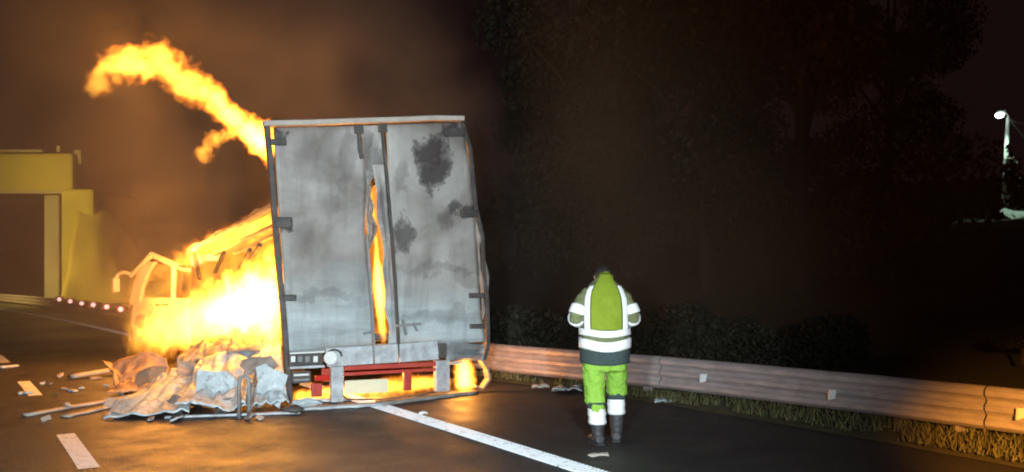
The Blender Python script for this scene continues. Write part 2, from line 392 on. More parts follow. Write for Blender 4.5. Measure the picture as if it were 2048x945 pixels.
def flame(name, label, org, ex, ez, outline, S, depth=0.8, amp=0.12, nscale=3.0, stretch=(0.5,1,1), rag=0.9, edge=(1.0,0.15,0.005), core=(1.0,0.48,0.045), power=1.4, loc_group=None, dmin=0.05, sharp=1.7):
    """a volume of burning gas: outline = [(u metres along ex, centre along ez, half width, heat)]; ex, ez unit vectors"""
    ex = V(ex).normalized(); ez = (V(ez) - ex * V(ez).dot(ex)).normalized(); ey = ez.cross(ex)
    outline = sorted(outline)
    u0, L = outline[0][0], outline[-1][0] - outline[0][0]
    cs = [c for _, c, _, _ in outline]; c0, cr = min(cs), max(max(cs) - min(cs), 1e-3)
    wm = max(x[2] for x in outline); hm = max(x[3] for x in outline)
    t = NT(name + '_gas')
    P = t.coord()
    n1 = t.noise(t.mapping(P, stretch), nscale, 3, 0.6, 'Color')
    sb = t.n('ShaderNodeVectorMath', operation='SUBTRACT'); t.l(n1, sb.inputs[0]); sb.inputs[1].default_value = (0.5, 0.5, 0.5)
    ma = t.n('ShaderNodeVectorMath', operation='MULTIPLY_ADD'); t.l(sb.outputs[0], ma.inputs[0]); ma.inputs[1].default_value = (amp*2, amp*2, amp*3); t.l(P, ma.inputs[2])
    s = t.n('ShaderNodeSeparateXYZ'); t.l(ma.outputs[0], s.inputs[0])
    u = t.math('DIVIDE', t.math('SUBTRACT', s.outputs[0], u0), L, clamp=True)
    nu = lambda x: (x - u0) / L
    c = t.math('MULTIPLY_ADD', fcurve(t, u, [(nu(o[0]), (o[1]-c0)/cr) for o in outline]), cr, c0)
    wd = t.math('MAXIMUM', t.math('MULTIPLY', fcurve(t, u, [(nu(o[0]), o[2]/wm) for o in outline]), wm), 0.015)
    ht = t.math('MULTIPLY', fcurve(t, u, [(nu(o[0]), o[3]/hm) for o in outline]), hm)
    a = t.math('DIVIDE', t.math('SUBTRACT', s.outputs[2], c), wd)
    b = t.math('DIVIDE', s.outputs[1], t.math('MAXIMUM', t.math('MULTIPLY', wd, depth), dmin))
    r = t.math('SQRT', t.math('ADD', t.math('MULTIPLY', a, a), t.math('MULTIPLY', b, b)))
    n2 = t.noise(t.mapping(P, stretch, (3.1, 1.7, 5.2)), nscale * 2.2, 4, 0.62)
    m = t.math('ADD', t.math('SUBTRACT', 1.0, r), t.math('MULTIPLY', t.math('SUBTRACT', n2, 0.54), rag))
    m = t.math('MAXIMUM', m, 0.0)
    # nothing burns past the ends of the outline
    e1 = t.math('MULTIPLY', t.math('SUBTRACT', s.outputs[0], u0), 12.0, clamp=True)
    e2 = t.math('MULTIPLY', t.math('SUBTRACT', u0 + L, s.outputs[0]), 12.0, clamp=True)
    st = t.math('MULTIPLY', t.math('MULTIPLY', t.math('POWER', t.math('MULTIPLY', m, sharp, clamp=True), power), ht), S)
    st = t.math('MULTIPLY', st, t.math('MULTIPLY', e1, e2))
    col = t.mix(t.math('MULTIPLY', m, 1.5, clamp=True), edge, core)
    em = t.n('ShaderNodeEmission'); t.l(col, em.inputs[0]); t.l(st, em.inputs[1])
    t.l(em.outputs[0], t.out.inputs['Volume'])
    t.m.cycles.volume_step_rate = 0.20
    # closed hull round the gas
    mb = MB(); rings = []; K = 26
    for i in range(K + 1):
        x = u0 + L * i / K
        cc = interp([(o[0], o[1]) for o in outline], x); ww = interp([(o[0], o[2]) for o in outline], x)
        hw = ww * 1.3 + amp * 0.9; hd = max(ww * depth, dmin) * 1.3 + amp * 0.6
        rings.append([V((x, math.cos(2*math.pi*k/14) * hd, cc + math.sin(2*math.pi*k/14) * hw)) for k in range(14)])
    mb.rings(rings)
    o = mb.build(name, t.m, None, smooth=False)
    R = Matrix((ex, ey, ez)).transposed().to_4x4(); R.translation = V(org)
    o.matrix_world = R
    tag(o, label, 'flame', loc_group)
    return o

# ------------------------------------------------------------------ the road: gentle left bend
DS = 0.5
S0, S1 = -40.0, 260.0
_path = {}
def _mk():
    p = V((0.65, 7.40)); h = 31.6; s = 0.0
    _path[0] = (p.copy(), h)
    k = 0
    while s < S1:
        hh = RAD(31.6 + 0.19 * min(s, 90)); p = p + V((-math.sin(hh), math.cos(hh))) * DS; s += DS; k += 1
        _path[k] = (p.copy(), 31.6 + 0.19 * min(s, 90))
    p = V((0.65, 7.40)); k = 0; s = 0
    while s > S0:
        hh = RAD(31.6 + 0.19 * s); p = p - V((-math.sin(hh), math.cos(hh))) * DS; s -= DS; k -= 1
        _path[k] = (p.copy(), 31.6 + 0.19 * s)
_mk()
def road(s, o, z=0.0):
    """point s metres along the edge line, o metres to its right"""
    k = max(min(_path), min(max(_path) - 1, math.floor(s / DS)))
    f = s / DS - k
    a, ha = _path[k]; b, hb = _path[k + 1]
    p = a.lerp(b, f); h = RAD(lerp(ha, hb, f))
    return V((p.x + math.cos(h) * o, p.y + math.sin(h) * o, z))
def strip(name, s0, s1, o0, o1, z, mat, step=1.0, jag=0.0):
    n = max(1, int((s1 - s0) / step)); mb = MB(); vs = []
    for i in range(n + 1):
        s = lerp(s0, s1, i / n)
        f0 = o0(s) if callable(o0) else o0; f1 = o1(s) if callable(o1) else o1
        vs += [road(s, f0 + jag*nz((s*2.1, 3, 0)), z), road(s, f1 + jag*nz((s*2.3, 9, 0)), z)]
    mb.add(vs, [(2*i, 2*i+1, 2*i+3, 2*i+2) for i in range(n)])
    return struct(mb.build(name, mat))
RAIL = [(-40, 5.2), (-6, 4.45), (-2.5, 4.2), (0, 3.95), (3, 3.45), (5.5, 2.75), (8, 2.35), (12, 2.1), (24, 1.75), (40, 1.6), (90, 1.6), (260, 1.6)]
def rail_o(s): return interp(RAIL, s)
VERGE = [(-40, 3.3), (1, 3.2), (4.5, 2.95), (7, 2.2), (12, 1.75), (24, 1.35), (260, 1.2)]
def verge_o(s): return interp(VERGE, s)

# ground sheet to the horizon
mb = MB(); g = 900
mb.add([(-g,-g,-0.6),(g,-g,-0.6),(g,g,-0.6),(-g,g,-0.6)], [(0,1,2,3)])
struct(mb.build('ground', M['hill']))
strip('road', S0, S1, -12.0, lambda s: verge_o(s) + 0.25, 0.0, M['asphalt'], 1.0)
# grass verge, rough edge against the asphalt
mb = MB(); vs = []; cols = 9
ss = [S0 + i * 0.5 for i in range(int((150 - S0) / 0.5) + 1)]
for s in ss:
    a = verge_o(s) + 0.10 * nz((s * 1.3, 0, 2)) + 0.05 * nz((s*4.1, 4, 1)); b = rail_o(s) + 1.6
    for j in range(cols + 1):
        o = lerp(a, b, j / cols)
        z = 0.006 + 0.07 * min(1, j / 2.0) + 0.035 * nz((s * 1.9, o * 2.2, 5)) * (1 if j else 0)
        vs.append(road(s, o, z))
mb.add(vs, [(i*(cols+1)+j, i*(cols+1)+j+1, (i+1)*(cols+1)+j+1, (i+1)*(cols+1)+j) for i in range(len(ss)-1) for j in range(cols)])
struct(mb.build('grass_verge', M['grass_soil'], smooth=True))
# hillside rising beyond the rail
def hill_z(s, o):
    r = max(0.0, o - 5.5)
    return 0.05 + 0.125 * r * min(1, r / 6) + (0.5 * nz((s*0.06, o*0.06, 1)) + 0.2 * nz((s*0.21, o*0.21, 3))) * min(1, r / 8)
mb = MB(); vs = []; NO, NS = 46, 80
for i in range(NS + 1):
    s = lerp(-38, 240, i / NS)
    for j in range(NO + 1):
        o = rail_o(s) + 1.35 + 130 * (j / NO) ** 1.6
        vs.append(road(s, o, hill_z(s, o - rail_o(s) + 4)))
mb.add(vs, [(i*(NO+1)+j, i*(NO+1)+j+1, (i+1)*(NO+1)+j+1, (i+1)*(NO+1)+j) for i in range(NS) for j in range(NO)])
struct(mb.build('hillside', M['hill'], smooth=True))
# left side ground
mb = MB(); vs = []
for i in range(NS + 1):
    s = lerp(-38, 240, i / NS)
    for j in range(9):
        o = -11.8 - 60 * (j / 8) ** 1.4
        vs.append(road(s, o, -0.02 - 0.02 * j + (0.25 * nz((s*0.1, o*0.1, 8)) if j > 1 else 0)))
mb.add(vs, [(i*9+j, i*9+j+1, (i+1)*9+j+1, (i+1)*9+j) for i in range(NS) for j in range(8)])
struct(mb.build('field', M['grass_soil'], smooth=True))

# painted lines
strip('edge_line', S0, S1, -0.12, 0.12, 0.004, M['road_paint'], 0.5)
mb = MB(); s = -8.0  # ribs added to catch the headlights and brighten the line
while s < 75:
    a = road(s, -0.118, 0.0); b = road(s, 0.118, 0.0); d = (road(s + 0.1, 0) - road(s, 0)).normalized()
    mb.box((a + b)/2 + UP_*0.009, (b - a)/2, d*0.014, UP_*(0.005 if s < 14 else 0.0075)); s += 0.055 if s < 14 else 0.2
rb_ = mb.build('edge_line_added_rib', M['road_paint']); rb_['kind'] = 'structure'
strip('edge_line', S0, S1, -7.2, -7.05, 0.004, M['road_paint'], 0.5)
for k in range(-3, 30):
    s = 3.35 + k * 5.45
    strip('lane_dash', s - 0.97, s + 0.97, -3.62, -3.45, 0.004, M['road_paint'], 0.5)

# ------------------------------------------------------------------ guardrail
gr = thing('guardrail', road(0, rail_o(0)), 'long galvanised crash barrier with small white reflectors, bordering the grass verge behind the worker', 'guardrail')
PROF = [(0.00, 0.545), (-0.03, 0.53), (-0.055, 0.50), (-0.055, 0.455), (-0.03, 0.43), (-0.015, 0.405), (-0.03, 0.38), (-0.055, 0.355), (-0.055, 0.31), (-0.03, 0.285), (-0.015, 0.26), (-0.03, 0.235), (-0.055, 0.21), (-0.055, 0.165), (-0.03, 0.14), (0.0, 0.12)]
def beam(s0, s1):
    mb = MB(); n = max(2, int((s1 - s0) / 0.25)); rings = []
    for i in range(n + 1):
        s = lerp(s0, s1, i / n); o = rail_o(s)
        dent = 0.05 * math.exp(-((s - 6.8) / 1.2) ** 2)
        wob = 0.008 * nz((s * 0.9, 2, 2))
        rings.append([road(s, o + x + dent, z + 0.02 + wob) for x, z in PROF] + [road(s, o + x + dent + 0.012, z + 0.02 + wob) for x, z in reversed(PROF)])
    mb.rings(rings)
    return mb
s = -9.0
while s < 88:
    part(beam(s, s + 3.98), 'beam', M['galv'], gr)
    pm = MB(); q = s + 0.3; o = rail_o(q) + 0.10
    c = road(q, o); d = (road(q + 0.1, o) - c).normalized(); r = V((d.y, -d.x, 0))
    pm.box(c + V((0,0,0.20)), d*0.02, r*0.06, V((0,0,0.34))); pm.box(c + r*0.05 + V((0,0,0.20)), d*0.05, r*0.004, V((0,0,0.339)))
    part(pm, 'post', M['galv'], gr)
    for zz in ((0.20, 0.33, 0.47) if s < 14 else ()):
        bm_ = MB(); c2 = road(q, rail_o(q) - 0.012, zz + 0.02); bm_.tube([c2, c2 - r*0.03], 0.016, 6)
        part(bm_, 'bolt', M['grey_steel'], gr)
    s += 4.0
def reflector(c, d, r, mat, size=(0.055, 0.075)):
    mb = MB()
    a = [c - d*size[0] - V((0,0,size[1])), c + d*size[0]*0.7 - V((0,0,size[1]*0.75)), c + d*size[0] + V((0,0,size[1]*0.9)), c - d*size[0]*0.8 + V((0,0,size[1]))]
    mb.add(a + [p + r*0.02 for p in a], [(0,1,2,3),(7,6,5,4),(0,4,5,1),(1,5,6,2),(2,6,7,3),(3,7,4,0)])
    return mb
for px, py in ((1408, 757), (1668, 790), (2043, 828)):
    # find the rail station seen at this column
    best = min((abs((lambda p: p.x / p.y * FPX + 1024)(road(q*0.02 - 8, rail_o(q*0.02-8) - 0.1)) - px), q*0.02 - 8) for q in range(900))[1]
    c = road(best, rail_o(best) - 0.115, 0.0); c.z = CAM_H - (py - 550) / FPX * c.y
    # facing plate turned towards oncoming traffic
    part(reflector(c, V((0.8, 0.25, 0)).normalized(), V((-0.25, 0.8, 0)).normalized(), M['reflector'], (0.05, 0.055)), 'reflector', M['reflector'], gr)
for k, (px, py) in enumerate(((120, 599), (142, 603), (165, 607), (188, 610), (215, 614), (243, 619))):  # delineators along the far rail, given emission
    c = at(px, py, lerp(38.5, 29.5, k / 5))
    part(reflector(c + V((-0.05, 0.03, 0)), V((0.83,0.55,0)), V((-0.55,0.83,0)), M['reflector_red'], (0.20, 0.12)), 'marker_base', M['reflector_red'], gr)
    mb = MB(); mb.tube([c + V((0,-0.05,0)), c + V((0,-0.09,0)), c + V((0,-0.12,0))], [0.085, 0.08, 0.04], 10); part(mb, 'marker', M['marker_glow'], gr)

# ------------------------------------------------------------------ grass blades along the verge
mb = MB(); vs = []; fs = []
for _ in range(22000):
    s = -7 + 24 * random.random() ** 1.2
    o = lerp(verge_o(s) + 0.02, rail_o(s) + 1.3, random.random() ** 1.2)
    if nz((s * 1.4, o * 1.8, 3)) < -0.25: continue
    p = road(s, o, 0.05); h = random.uniform(0.03, 0.13); a = random.random() * 6.283
    w_ = random.uniform(0.006, 0.014); d = V((math.cos(a), math.sin(a), 0)); b = V((random.uniform(-1,1), random.uniform(-1,1), 0)) * h * 0.5
    n = len(vs); vs += [p - d*w_, p + d*w_, p + d*w_*0.6 + b*0.4 + V((0,0,h*0.6)), p + b + V((0,0,h))]; fs += [(n, n+1, n+2), (n, n+2, n+3)]
mb.add(vs, fs)
g_ = mb.build('grass', M['grass_blade'], fix=False); tag(g_, 'olive grass growing along the foot of the crash barrier', 'grass', kind='stuff')

# ------------------------------------------------------------------ lorry
RA = V((-2.76, 11.17, 0)); RB = V((-0.36, 12.45, 0))
TL = at(530, 250, 11.2); TR = at(925, 238, 12.45)
LAT = (RB - RA).normalized(); AX = V((-LAT.y, LAT.x, 0)); OUT = -AX
def D(px, py, n=0.0):
    """point on the rear face of the lorry at pixel (px, py), n metres out of the face towards the rear"""
    ray = at(px, py, 1.0) - V((0,0,CAM_H)); o = V((0,0,CAM_H)); base = RA + OUT * n
    t_ = (base - o).dot(OUT) / ray.dot(OUT)
    return o + ray * t_
lorry = thing('lorry', (RA + RB) / 2, 'burning box lorry standing across the edge line, scorched grey rear doors, cab ablaze', 'lorry')
UP = V((0,0,1))
def uvpx(px, py): return ((px - 530) / 445.0, (810 - py) / 560.0)
def quad_sheet(cor, n, th, buckle=0.03, seed=0.0, nu=22, nv=40, left=None, right=None):
    (a, b, c, d) = cor           # TL TR BR BL pixels
    def pxy(s, t):
        l = (lerp(d[0], a[0], t), lerp(d[1], a[1], t)); r = (lerp(c[0], b[0], t), lerp(c[1], b[1], t))
        x, y = lerp(l[0], r[0], s), lerp(l[1], r[1], s)
        if right: x += interp(right, t) * s
        if left: x += interp(left, t) * (1 - s)
        return x, y
    def fn(s, t):
        x, y = pxy(s, t); p = D(x, y, n); e = min(1, 6*min(s, 1-s, t, 1-t) + 0.15)
        q = buckle * e * (nz((s*1.8 + seed, t*3.2, seed)) + 0.45 * nz((s*4.3, t*7.0 + seed, 2)))
        q += 0.35 * buckle * e * math.sin(t * 9 + 2.5 * nz((s*1.5, t*2, seed)))
        return p + OUT * q
    mb = MB(); mb.sheet(fn, nu, nv, th, uvf=lambda s, t: uvpx(*pxy(s, t)))
    return mb
def S_(px, py, rx, ry, k): u, v_ = uvpx(px, py); return (u, v_, rx/445.0, ry/560.0, k)
left_skin = door_skin('left_door_skin', [S_(556, 285, 16, 9, 0.9), S_(570, 446, 17, 15, 0.95), S_(610, 330, 30, 55, 0.22), S_(655, 345, 34, 90, 0.22), S_(600, 480, 30, 40, 0.25), S_(700, 300, 16, 80, 0.3), S_(640, 590, 90, 14, 0.3)])
right_skin = door_skin('right_door_skin', [S_(855, 292, 46, 38, 0.95), S_(868, 338, 40, 36, 0.92), S_(905, 266, 26, 16, 0.9), S_(800, 475, 32, 36, 0.8), S_(908, 408, 12, 26, 0.8), S_(935, 425, 22, 18, 0.9), S_(895, 440, 22, 32, 0.45), S_(790, 350, 14, 40, 0.35), S_(870, 545, 90, 12, 0.3), S_(880, 640, 80, 16, 0.32), S_(930, 560, 24, 30, 0.35)])
door_l = part(quad_sheet([(548, 256), (722, 252), (748, 690), (577, 706)], 0.02, 0.035, 0.05, 1.3, right=[(0,0),(0.2,2),(0.5,-6),(0.75,3),(1,0)]), 'door', left_skin, lorry, smooth=False)
door_l['label'] = 'scorched left rear door with a burnt open edge'
door_r = part(quad_sheet([(772, 250), (920, 245), (971, 684), (792, 694)], 0.02, 0.035, 0.055, 5.1, right=[(0,0),(0.15,-2),(0.4,4),(0.6,8),(0.8,9),(0.9,7),(1,4)]), 'door', right_skin, lorry)
door_r['label'] = 'right rear door with large black burn patches'
for o in (door_l, door_r): o.data.polygons.foreach_set('use_smooth', [True]*len(o.data.polygons))
def rbar(a, b, wd, th, n=0.03):
    mb = MB(); A, B = D(*a, n), D(*b, n); d = (B - A); s = d.normalized().cross(OUT).normalized()
    mb.box((A+B)/2, d/2, s*wd/2, OUT*th/2); return mb
def rpoly(pts, wd, th, n=0.03):
    """a bar bent through pixels on the rear face"""
    mb = MB(); P = [D(x, y, n) for x, y in pts]; rings = []
    for i, p in enumerate(P):
        d = (P[min(i+1,len(P)-1)] - P[max(i-1,0)]).normalized(); s = d.cross(OUT).normalized()
        rings.append([p + s*wd/2 + OUT*th/2, p - s*wd/2 + OUT*th/2, p - s*wd/2 - OUT*th/2, p + s*wd/2 - OUT*th/2])
    mb.rings(rings); return mb
part(rpoly([(533, 248), (541, 330), (549, 430), (558, 540), (568, 650), (579, 800)], 0.065, 0.10, 0.0), 'corner_post', M['soot_steel'], lorry, bevel=0.008)
part(rpoly([(922, 246), (938, 300), (950, 420), (962, 470), (965, 540), (972, 600), (974, 690), (966, 720)], 0.06, 0.10, -0.03), 'corner_post', M['soot_steel'], lorry, bevel=0.008)
part(rpoly([(527, 248), (620, 246), (700, 243), (800, 240), (870, 237), (926, 238)], 0.065, 0.12, 0.02), 'top_rail', M['char_board'], lorry, bevel=0.008)
part(rpoly([(572, 706), (660, 699), (760, 692), (880, 684)], 0.05, 0.10, -0.02), 'sill', M['grey_steel'], lorry, bevel=0.008)
# strip of skin left between the doors and the lining that peels off the right edge
part(quad_sheet([(723, 252), (766, 251), (770, 330), (733, 372)], -0.01, 0.02, 0.02, 3.0, 6, 12), 'centre_strip', door_skin('centre_skin', [S_(740, 320, 20, 60, 0.6)]), lorry)
part(quad_sheet([(750, 330), (771, 330), (797, 692), (779, 692)], 0.0, 0.02, 0.03, 3.7, 6, 34, left=[(0,-2),(0.1,3),(0.2,-4),(0.3,1),(0.42,-2),(0.5,4),(0.6,2),(0.72,-5),(0.85,-1),(1,-6)]), 'centre_strip', door_skin('centre_skin', [S_(765, 420, 16, 60, 0.5), S_(775, 560, 10, 40, 0.3)]), lorry)
part(quad_sheet([(722, 330), (742, 372), (752, 470), (738, 500)], -0.03, 0.015, 0.05, 3.9, 8, 20, right=[(0,0),(0.2,4),(0.4,-3),(0.6,3),(0.8,-3),(1,2)]), 'torn_edge', M['burnt_steel'], lorry)
part(quad_sheet([(948, 440), (958, 445), (976, 600), (966, 640)], -0.02, 0.012, 0.06, 8.0, 6, 24, right=[(0,0),(0.3,8),(0.55,4),(1,0)]), 'peeled_skin', M['burnt_steel'], lorry)
# locking bars, cams and handles belong to the doors
part(rpoly([(763, 250), (771, 330), (780, 430), (790, 560), (797, 690), (800, 716)], 0.035, 0.035, 0.075), 'locking_bar', M['soot_steel'], door_r)
part(rpoly([(717, 252), (720, 300), (724, 318)], 0.045, 0.035, 0.075), 'locking_bar', M['soot_steel'], door_l)
part(rpoly([(733, 470), (740, 560), (748, 690), (747, 706), (735, 722)], 0.03, 0.03, 0.075), 'locking_bar', M['grey_steel'], door_l)
for a, b, wd in (((790, 652), (842, 648), 0.03), ((806, 640), (812, 670), 0.025), ((826, 646), (834, 662), 0.02)):
    part(rbar(a, b, wd, 0.03, 0.09), 'handle', M['grey_steel'], door_r)
part(rbar((727, 668), (746, 664), 0.03, 0.03, 0.09), 'handle', M['grey_steel'], door_l)
for (x, y) in ((717, 258), (765, 256)):
    part(rbar((x-8, y), (x+8, y), 0.12, 0.05, 0.08), 'cam_keeper', M['soot_steel'], door_l if x < 740 else door_r, bevel=0.01)
def hinge(x0, y0, x1, y1, door):
    part(rbar((x0, (y0+y1)/2), (x1, (y0+y1)/2), (y1-y0)*11.5/FPX, 0.04, 0.085), 'hinge', M['soot_steel'], door, bevel=0.012)
hinge(540, 278, 572, 291, door_l); hinge(550, 435, 584, 456, door_l); hinge(566, 590, 592, 602, door_l)
hinge(889, 256, 930, 274, door_r); hinge(922, 420, 955, 436, door_r); hinge(938, 586, 968, 597, door_r); hinge(940, 648, 970, 658, door_r)
# rear bumper: pale panels, light cluster, underrun bar
part(quad_sheet([(652, 697), (745, 692), (747, 728), (655, 734)], 0.10, 0.03, 0.008, 1.0, 6, 4), 'bumper_panel', M['pale_steel'], lorry)
part(quad_sheet([(749, 692), (795, 689), (797, 725), (750, 728)], 0.09, 0.03, 0.008, 2.0, 6, 4), 'bumper_panel', M['pale_steel'], lorry)
part(quad_sheet([(799, 689), (875, 682), (878, 719), (800, 725)], 0.10, 0.03, 0.008, 3.0, 6, 4), 'bumper_panel', M['pale_steel'], lorry)
part(quad_sheet([(893, 684), (969, 690), (966, 722), (893, 722)], 0.05, 0.03, 0.05, 6.0, 10, 6), 'bumper_panel', door_skin('bumper_skin', [S_(930, 705, 40, 20, 0.5)]), lorry)
part(rbar((876, 702), (892, 702), 0.20, 0.06, 0.08), 'bracket', M['soot_steel'], lorry, bevel=0.01)
def rrect(x0, y0, x1, y1, n, th, mat, name, parent, bevel=0.01, skew=None):
    k = skew if skew is not None else -0.05
    mb = MB(); a, b, c, d = D(x0, y0, n), D(x1, y0 + k*(x1-x0), n), D(x1, y1 + k*(x1-x0), n), D(x0, y1, n)
    vs = [a, b, c, d] + [p - OUT*th for p in (a, b, c, d)]
    mb.add(vs, [(0,1,2,3),(7,6,5,4),(0,4,5,1),(1,5,6,2),(2,6,7,3),(3,7,4,0)])
    return part(mb, name, mat, parent, bevel=bevel)
lc = rrect(578, 708, 646, 734, 0.10, 0.08, M['soot_steel'], 'light_cluster', lorry)
for k, (x, m_) in enumerate(((582, 'clear_lens'), (596, 'grey_steel'), (611, 'grey_steel'), (627, 'clear_lens'))):
    rrect(x, 713, x + 9, 725, 0.125, 0.02, M[m_], 'lens', lc, 0.006)
rrect(580, 706, 650, 709, 0.125, 0.02, M['clear_lens'], 'lens_frame', lc, 0.003)
rrect(580, 734, 650, 739, 0.12, 0.04, M['pale_steel'], 'lens_frame', lc, 0.004)
lc2 = rrect(584, 744, 622, 768, 0.08, 0.06, M['soot_steel'], 'light_cluster', lorry)
rrect(588, 749, 618, 753, 0.10, 0.02, M['clear_lens'], 'lens_frame', lc2, 0.003); rrect(588, 759, 618, 763, 0.10, 0.02, M['grey_steel'], 'lens_frame', lc2, 0.003)
# round bracket beside the lights
mb = MB(); c = D(668, 714, 0.12)
mb.tube([c + LAT*0.10*math.cos(a) + UP*0.09*math.sin(a) for a in [i*math.pi/8 for i in range(0, 9)]], 0.014, 6)
part(mb, 'towing_eye', M['soot_steel'], lorry)
mb = MB(); c = D(660, 716, 0.115); mb.tube([c, c + OUT*0.03], 0.085, 18); part(mb, 'round_lamp', M['clear_lens'], lorry, bevel=0.006)
rrect(645, 738, 660, 764, 0.10, 0.06, M['red_paint'], 'tail_lamp', lorry); rrect(630, 752, 660, 763, 0.12, 0.04, M['red_lens'], 'tail_lamp', lorry)
rrect(624, 768, 645, 795, 0.06, 0.06, M['red_paint'], 'marker', lorry)
for x0, x1, y0, y1 in ((663, 688, 734, 806), (872, 900, 722, 785)):
    rrect(x0, y0, x1, y1, 0.09, 0.10, M['pale_steel'], 'bumper_post', lorry, 0.012)
ub = rrect(690, 733, 872, 742, 0.10, 0.08, M['red_paint'], 'underrun_bar', lorry, 0.008)
rrect(690, 746, 872, 752, 0.06, 0.06, M['red_paint'], 'underrun_bar', lorry, 0.006)
rrect(808, 742, 824, 782, 0.05, 0.05, M['red_paint'], 'tow_hitch', lorry, 0.01)
rrect(690, 762, 776, 789, 0.075, 0.012, M['plate'], 'number_plate', lorry, 0.004)
part(rpoly([(686, 790), (694, 799), (760, 799), (830, 792), (892, 780)], 0.02, 0.03, 0.06), 'bumper_edge', M['soot_steel'], lorry)
rrect(902, 724, 926, 730, 0.08, 0.05, M['char_board'], 'underrun_bar', lorry, 0.006)
part(rpoly([(958, 716), (972, 738), (976, 758), (962, 778), (948, 772)], 0.03, 0.14, -0.05), 'wheel_arch', M['burnt_steel'], lorry)
# chassis, bed, wheels, right wall, fallen roof
LEN = 6.9
CEN = (RA + RB) / 2
for k in (-0.42, 0.42):
    mb = MB(); mb.bar(CEN + LAT*k + UP*0.62 + AX*0.15, CEN + LAT*k + UP*0.62 + AX*(LEN+1.5), 0.09, 0.22); part(mb, 'chassis_rail', M['soot_steel'], lorry, bevel=0.01)
mb = MB(); mb.box(CEN + UP*0.82 + AX*(LEN/2 + 0.1), AX*LEN/2, LAT*1.28, UP*0.05); part(mb, 'cargo_bed', M['soot_steel'], lorry, bevel=0.01)
def wall_right(s, t_):
    p = lerp(RB, TR, 0.22 + 0.76*t_*(1 - 0.35*s)) - LAT*0.04 + AX*(0.12 + s*LEN)
    return p + LAT*(0.08*nz((s*4, t_*3, 2)) + 0.05*nz((s*9, t_*6, 1)))
mb = MB(); mb.sheet(wall_right, 30, 16, 0.02); part(mb, 'side_wall', M['burnt_steel'], lorry)
for k in range(5):
    mb = MB(); s = 0.12 + k*0.2
    mb.bar(wall_right(s, 0.0) + LAT*0.05, wall_right(s, 1.0) + LAT*0.05, 0.06, 0.05, AX); part(mb, 'wall_stud', M['soot_steel'], lorry)
def wheel(c, r=0.44, wdt=0.28):
    tm = MB(); rings = []
    prof = [(-wdt/2, r*0.60), (-wdt/2, r*0.90), (-wdt/2*0.8, r), (wdt/2*0.8, r), (wdt/2, r*0.90), (wdt/2, r*0.60)]
    for k in range(25):
        a = 2*math.pi*k/24; e = AX*math.cos(a) + UP*math.sin(a); sag = 0.86 if math.sin(a) < -0.7 else 1.0
        rings.append([c + LAT*x + e*q*sag for x, q in prof])
    tm.rings(rings, cap=False)
    ty = part(tm, 'wheel', M['rubber'], lorry)
    rm = MB(); rings = []
    for x, q in ((-0.10, 0.0), (-0.10, 0.16), (-0.04, 0.17), (-0.10, 0.27), (0.10, 0.27), (0.10, 0.02)):
        rings.append([c + LAT*x + (AX*math.cos(2*math.pi*k/20) + UP*math.sin(2*math.pi*k/20))*max(q, 0.01) for k in range(20)])
    rm.rings(rings); part(rm, 'rim', M['rim'], ty)
for k in (-1.02, 1.02):
    wheel(CEN + LAT*k + AX*1.6 + UP*0.42); 
wheel(CEN + LAT*1.0 + AX*5.9 + UP*0.42)
mb = MB(); mb.tube([CEN - LAT*1.0 + AX*1.6 + UP*0.42, CEN + LAT*1.0 + AX*1.6 + UP*0.42], 0.06, 10); part(mb, 'axle', M['soot_steel'], lorry)
# the roof sagged down along the open left side: two rails and a scorched panel
def roofline(px, py, k): return at(px, py, lerp(11.75, 16.6, k))
def froof(s, t_):
    a = roofline(lerp(548, 372, s), lerp(408, 502, s), s) + UP*0.0
    b = a + LAT*1.1 + UP*(0.25 - 0.25*s)
    p = lerp(a, b, t_)
    return p + UP*(0.07*nz((s*7, t_*2, 4)))
mb = MB(); mb.sheet(froof, 24, 6, 0.02); part(mb, 'roof_panel', M['burnt_steel'], lorry)
for (a, b, r) in (((548, 412), (378, 505), 0.055), ((550, 452), (430, 508), 0.04), ((556, 470), (470, 508), 0.03)):
    mb = MB(); P0 = roofline(*a, 0.0); P1 = roofline(*b, 1.0 - (b[0]-378)/170*0.9)
    mb.tube([lerp(P0, P1, i/8) + UP*0.03*nz((i*0.9, r*50, 1)) for i in range(9)], r, 8); part(mb, 'roof_beam', M['burnt_steel'], lorry)
for (a, b, da, db) in (((500, 520), (520, 490), 13.0, 12.6), ((478, 540), (500, 500), 13.4, 13.0), ((430, 545), (448, 505), 14.4, 14.0), ((388, 505), (400, 560), 15.6, 15.4)):
    mb = MB(); mb.tube([at(*a, da), at(*b, db)], 0.035, 7); part(mb, 'roof_stick', M['soot_steel'], lorry)
# cab swung to the left, glass gone
CF = V((-7.45, 17.35, 0)); FW = V((-0.80, 0.60, 0)); RT = V((0.60, 0.80, 0))     # front left foot, forward, to its right
def cp(f, r, z): return CF + FW*f + RT*r + UP*z
cab = MB()
def cab_side(s, t_):   # lower flank
    return cp(-2.0*s, 0.0, lerp(0.35, 1.22, t_)) + RT*(0.05*nz((s*4, t_*3, 1)) + 0.05*math.sin(t_*3.1)*-1)
cab.sheet(cab_side, 14, 8, 0.03)
cab_o = part(cab, 'cab', M['cab_paint'], lorry)
for o_ in (cab_o,): o_.data.polygons.foreach_set('use_smooth', [True]*len(o_.data.polygons))
mb = MB(); mb.sheet(lambda s, t_: cp(0.06 - 0.04*t_ + 0.05*math.sin(s*3.14), 2.1*s, lerp(0.35, 1.15, t_)) + FW*0.04*nz((s*4,t_*4,2)), 12, 8, 0.03); part(mb, 'front_panel', M['cab_paint'], cab_o)
mb = MB(); mb.sheet(lambda s, t_: cp(-2.0, 2.1*s, lerp(0.5, 1.9, t_)) + FW*0.05*nz((s*4,t_*4,6)), 8, 8, 0.03); part(mb, 'rear_panel', M['cab_dark'], cab_o)
